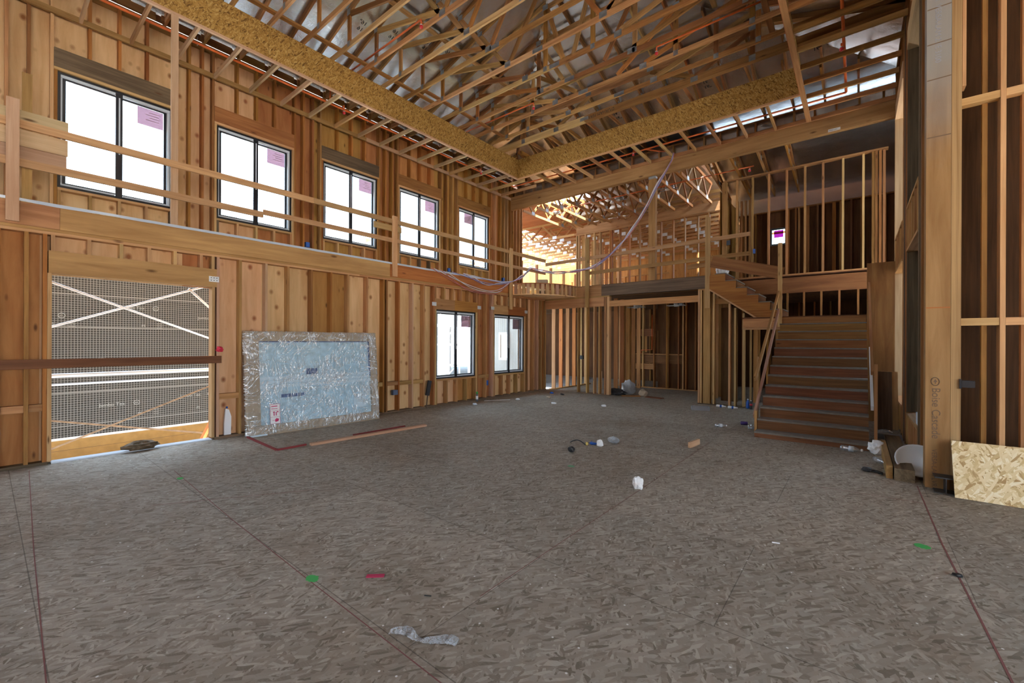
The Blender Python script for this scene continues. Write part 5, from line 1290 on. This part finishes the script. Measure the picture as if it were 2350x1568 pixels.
for k in range(4): tube('glove_finger', [(.14, 7.03 + .022 * k, .018), (.20, 7.01 + .02 * k, .022), (.25, 6.99 + .02 * k, .01)], .010, DARKM, gl_, 6)
tube('glove_finger', [(.09, 7.08, .018), (.06, 7.12, .014)], .010, DARKM, gl_, 6)
ob = tag(link('osb_offcut', boxmesh('osb_offcut', 1.5, .60, .012), axes((.80, 6.42, .0), (1, .06, 0), (0, .36, 1)) @ Matrix.Translation((.75, .302, -.004)), OSB_PALE), 'bright fresh strand board sheet leaning right of the column', 'strand board sheet')
tag(box('pipe_piece', .26, .585, 9.6, 9.68, 0.001, .085, TRM), 'grey channel piece lying across the gap beside the stairs', 'channel')
tag(crumple('bottle_heap', .10, .07, .06, PETB, None, (.38, 10.0, .001), 71, amp=.4), 'clear crushed plastic lying behind the grey channel', 'plastic')
tag(box('sill_carton', .62, .72, 7.75, 7.95, .542, .70, VINYL), 'small pale carton standing on the near right window sill', 'carton')
tag(lathe('sill_cup', [(.04, .001), (.05, .10), (.045, .102)], VINYL, None, Matrix.Translation((.67, 10.35, .542)), 14), 'pale cup standing on the far right window sill', 'cup')

# ================================================================== OUTSIDE THE BIG OPENING
nb = thing('wall_outside', 'neighbouring wall in dark building paper and wire lath seen through the big opening', 'wall', (-11.5, 1.5, -.6), kind='structure')
me = bpy.data.meshes.new('lath_wall'); me.from_pydata([(-11.5, -9, -.20), (-11.5, 3.75, -.20), (-11.5, 3.75, 3.08), (-11.5, -9, 3.08), (-11.62, -9, -.20), (-11.62, 3.75, -.20), (-11.62, 3.75, 3.08), (-11.62, -9, 3.08)], [], _F)
link('lath_wall', me, Matrix.Identity(4), PAPER, nb)
box('ochre_base', -11.63, -11.44, -9, 3.8, -.62, -.245, OCHRE, nb); box('weep_screed', -11.52, -11.48, -9, 3.8, -.245, -.20, WHITEP, nb)
box('base_groove', -11.441, -11.4385, -9, 3.8, -.43, -.424, INKB, nb)
for (y, z, s_) in ((1.72, 2.26, 'Jumbo Tex'), (3.02, 2.10, 'Jumbo Tex'), (.35, 2.05, 'Jumbo Tex'), (1.42, .32, 'Jumbo Tex'), (2.7, .38, 'Jumbo Tex'), (0.1, .62, 'Jumbo Tex')):
    text('paper_print', s_, .085, (-11.4985, y, z), (0, 1, 0), (0, 0, 1), PRINT, nb)
    tube('paper_print_ring', [(-11.498, y + .56 + .045 * math.cos(a * math.pi / 8), z + .03 + .045 * math.sin(a * math.pi / 8)) for a in range(16)], .006, PRINT, nb, 4, closed=True)
    text('paper_print', '60', .05, (-11.4985, y + .53, z + .012), (0, 1, 0), (0, 0, 1), PRINT, nb)
for y, z in ((1.15, 1.2), (2.15, 1.15), (2.05, 1.9), (.75, 1.9), (3.0, .1), (2.0, .1)):
    text('paper_print', 'FS', .07, (-11.4985, y, z), (0, 1, 0), (0, 0, 1), PRINT, nb)
    for k in range(3): text('paper_print', '30 MIN', .03, (-11.4985, y + .25, z + .06 - .045 * k), (0, 1, 0), (0, 0, 1), PRINT, nb)
ALU = flat('bright_aluminium', (.90, .91, .93), .4, .1); RUST = flat('rusty_tube', (.34, .22, .13), .7, .3, var=.4)
sf = thing('scaffold', 'bright tubular scaffold with crossed braces outside the big opening', 'scaffold', (-9.3, 1.6, -.62))
XS = -9.3
for p0, p1, r, m in (((.2, 2.66), (2.95, 1.53), .017, ALU), ((.2, 1.64), (2.95, 2.78), .017, ALU), ((-.6, .745), (3.0, -.19), .014, RUST), ((.2, -.17), (3.0, .93), .014, RUST), ((-.8, 1.09), (3.1, 1.09), .032, ALU), ((-.8, .95), (3.1, .955), .014, ALU)):
    tube('scaffold_brace', [(XS, p0[0], p0[1]), (XS, p1[0], p1[1])], r, m, sf, 8)
for y in (-.8, 2.72, 3.1): tube('scaffold_upright', [(XS - .03, y, -.62), (XS - .03, y, 2.9)], .024, ALU, sf, 8)
tube('scaffold_knee', [(XS, 2.3, 2.55), (XS, 2.7, 2.15)], .02, ALU, sf, 8)
s_ = thing('scaffold', 'white tubular scaffold tower outside the first lower window', 'scaffold', (-12.5, 11.2, -.62))
for x in (-13.9, -12.3, -10.8):
    for y in (10.9, 11.9): tube('scaffold_upright', [(x, y, -.62), (x, y, 4.6)], .035, ALU, s_, 8)
for z in (.2, .75, 1.5, 2.2, 3.0): tube('scaffold_rail', [(-14.3, 10.9, z), (-10.6, 10.9, z)], .035, ALU, s_, 8)
for a, b in (((-13.9, .75), (-12.3, 1.9)), ((-13.9, 1.9), (-12.3, .75)), ((-12.3, 1.5), (-10.8, 2.6)), ((-12.3, .0), (-10.8, 1.2))): tube('scaffold_brace', [(a[0], 10.86, a[1]), (b[0], 10.86, b[1])], .022, ALU, s_, 8)
for z in (.12, 2.25): box('scaffold_deck', -14.3, -10.6, 10.95, 11.85, z, z + .05, WHITEP, s_)
tag(bar('leaning_plank', (-8.9, 2.18, -.58), (-8.75, 2.56, .34), .04, .13, ORANGEB, None, (1, 0, 0)), 'orange plank leaning outside the right edge of the big opening', 'plank')
tag(crumple('dirty_rag', .10, .20, .07, W_GREY, None, (-8.20, 1.46, .02), 81, amp=.4), 'dark green grey rag lying on the sill of the big opening', 'rag')
tag(box('safety_board', -8.192, -8.156, -2.0, 2.47, 1.255, 1.375, W_DARK), 'dark board nailed across the big opening as a guard', 'board')
tag(box('sill_track', -8.36, -8.205, .56, 2.35, .0008, .018, VINYL), 'pale metal threshold strip in the big opening', 'threshold')
jg = thing('white_jug', 'tall white plastic piece standing between the studs right of the big opening', 'jug', (-8.27, 2.58, .04))
prism('jug_body', [(-.05, 0), (.05, 0), (.055, .30), (.02, .42), (-.03, .44), (-.05, .2)], .05, WHITEP, jg, axes((-8.30, 2.59, .04), (0, 1, 0), (0, 0, 1)))
lathe('jug_cap', [(.014, 0), (.014, .03), (.012, .032)], BLUE, jg, Matrix.Translation((-8.275, 2.585, .481)), 10)

# ================================================================== LIGHT HOUSINGS AND BOXES IN THE FAR FRAMING
for k, (x, y, z, l) in enumerate(((-8.66, 13.2, 6.31, 'leftmost steel light housing hung in the webbed trusses beyond the far beam'), (-6.2, 13.2, 6.31, 'middle steel light housing hung in the webbed trusses beyond the far beam'), (-4.55, 13.2, 6.31, 'rightmost steel light housing hung in the webbed trusses beyond the far beam'),
                                  (-5.56, 13.25, 2.72, 'steel light housing at the left of the low doorway ceiling'), (-4.3, 13.3, 2.72, 'steel light housing at the right of the low doorway ceiling'))):
    t = thing('light_housing', l, 'light housing', (x, y, z), 'recessed light housings')
    lathe('housing_can', [(.075, 0), (.08, .004), (.08, .10), (.05, .112)], GALVB, t, Matrix.Translation((x, y, z)), 14)
    for dy in (-.09, .09): bar('hanger_bar', (x - .27, y + dy, z + .03), (x + .27, y + dy, z + .03), .012, .025, GALV, t)
    box('junction_box', x + .09, x + .19, y - .05, y + .05, z + .02, z + .09, GALV, t)
tag(box('outlet_box', -2.90, -2.81, 13.25, 13.298, 4.39, 4.52, BLACK), 'black outlet box on the wide post left of the dark upper partition', 'outlet box')
tag(box('outlet_box', -2.245, -2.19, 13.29, 13.36, 4.08, 4.20, BLUE), 'blue outlet box on a stud behind the sloped guard board', 'outlet box')
tag(box('outlet_box', -6.83, -6.73, 11.86, 11.95, 1.08, 1.20, BLACK), 'black outlet box on the studs left of the far doorway', 'outlet box')
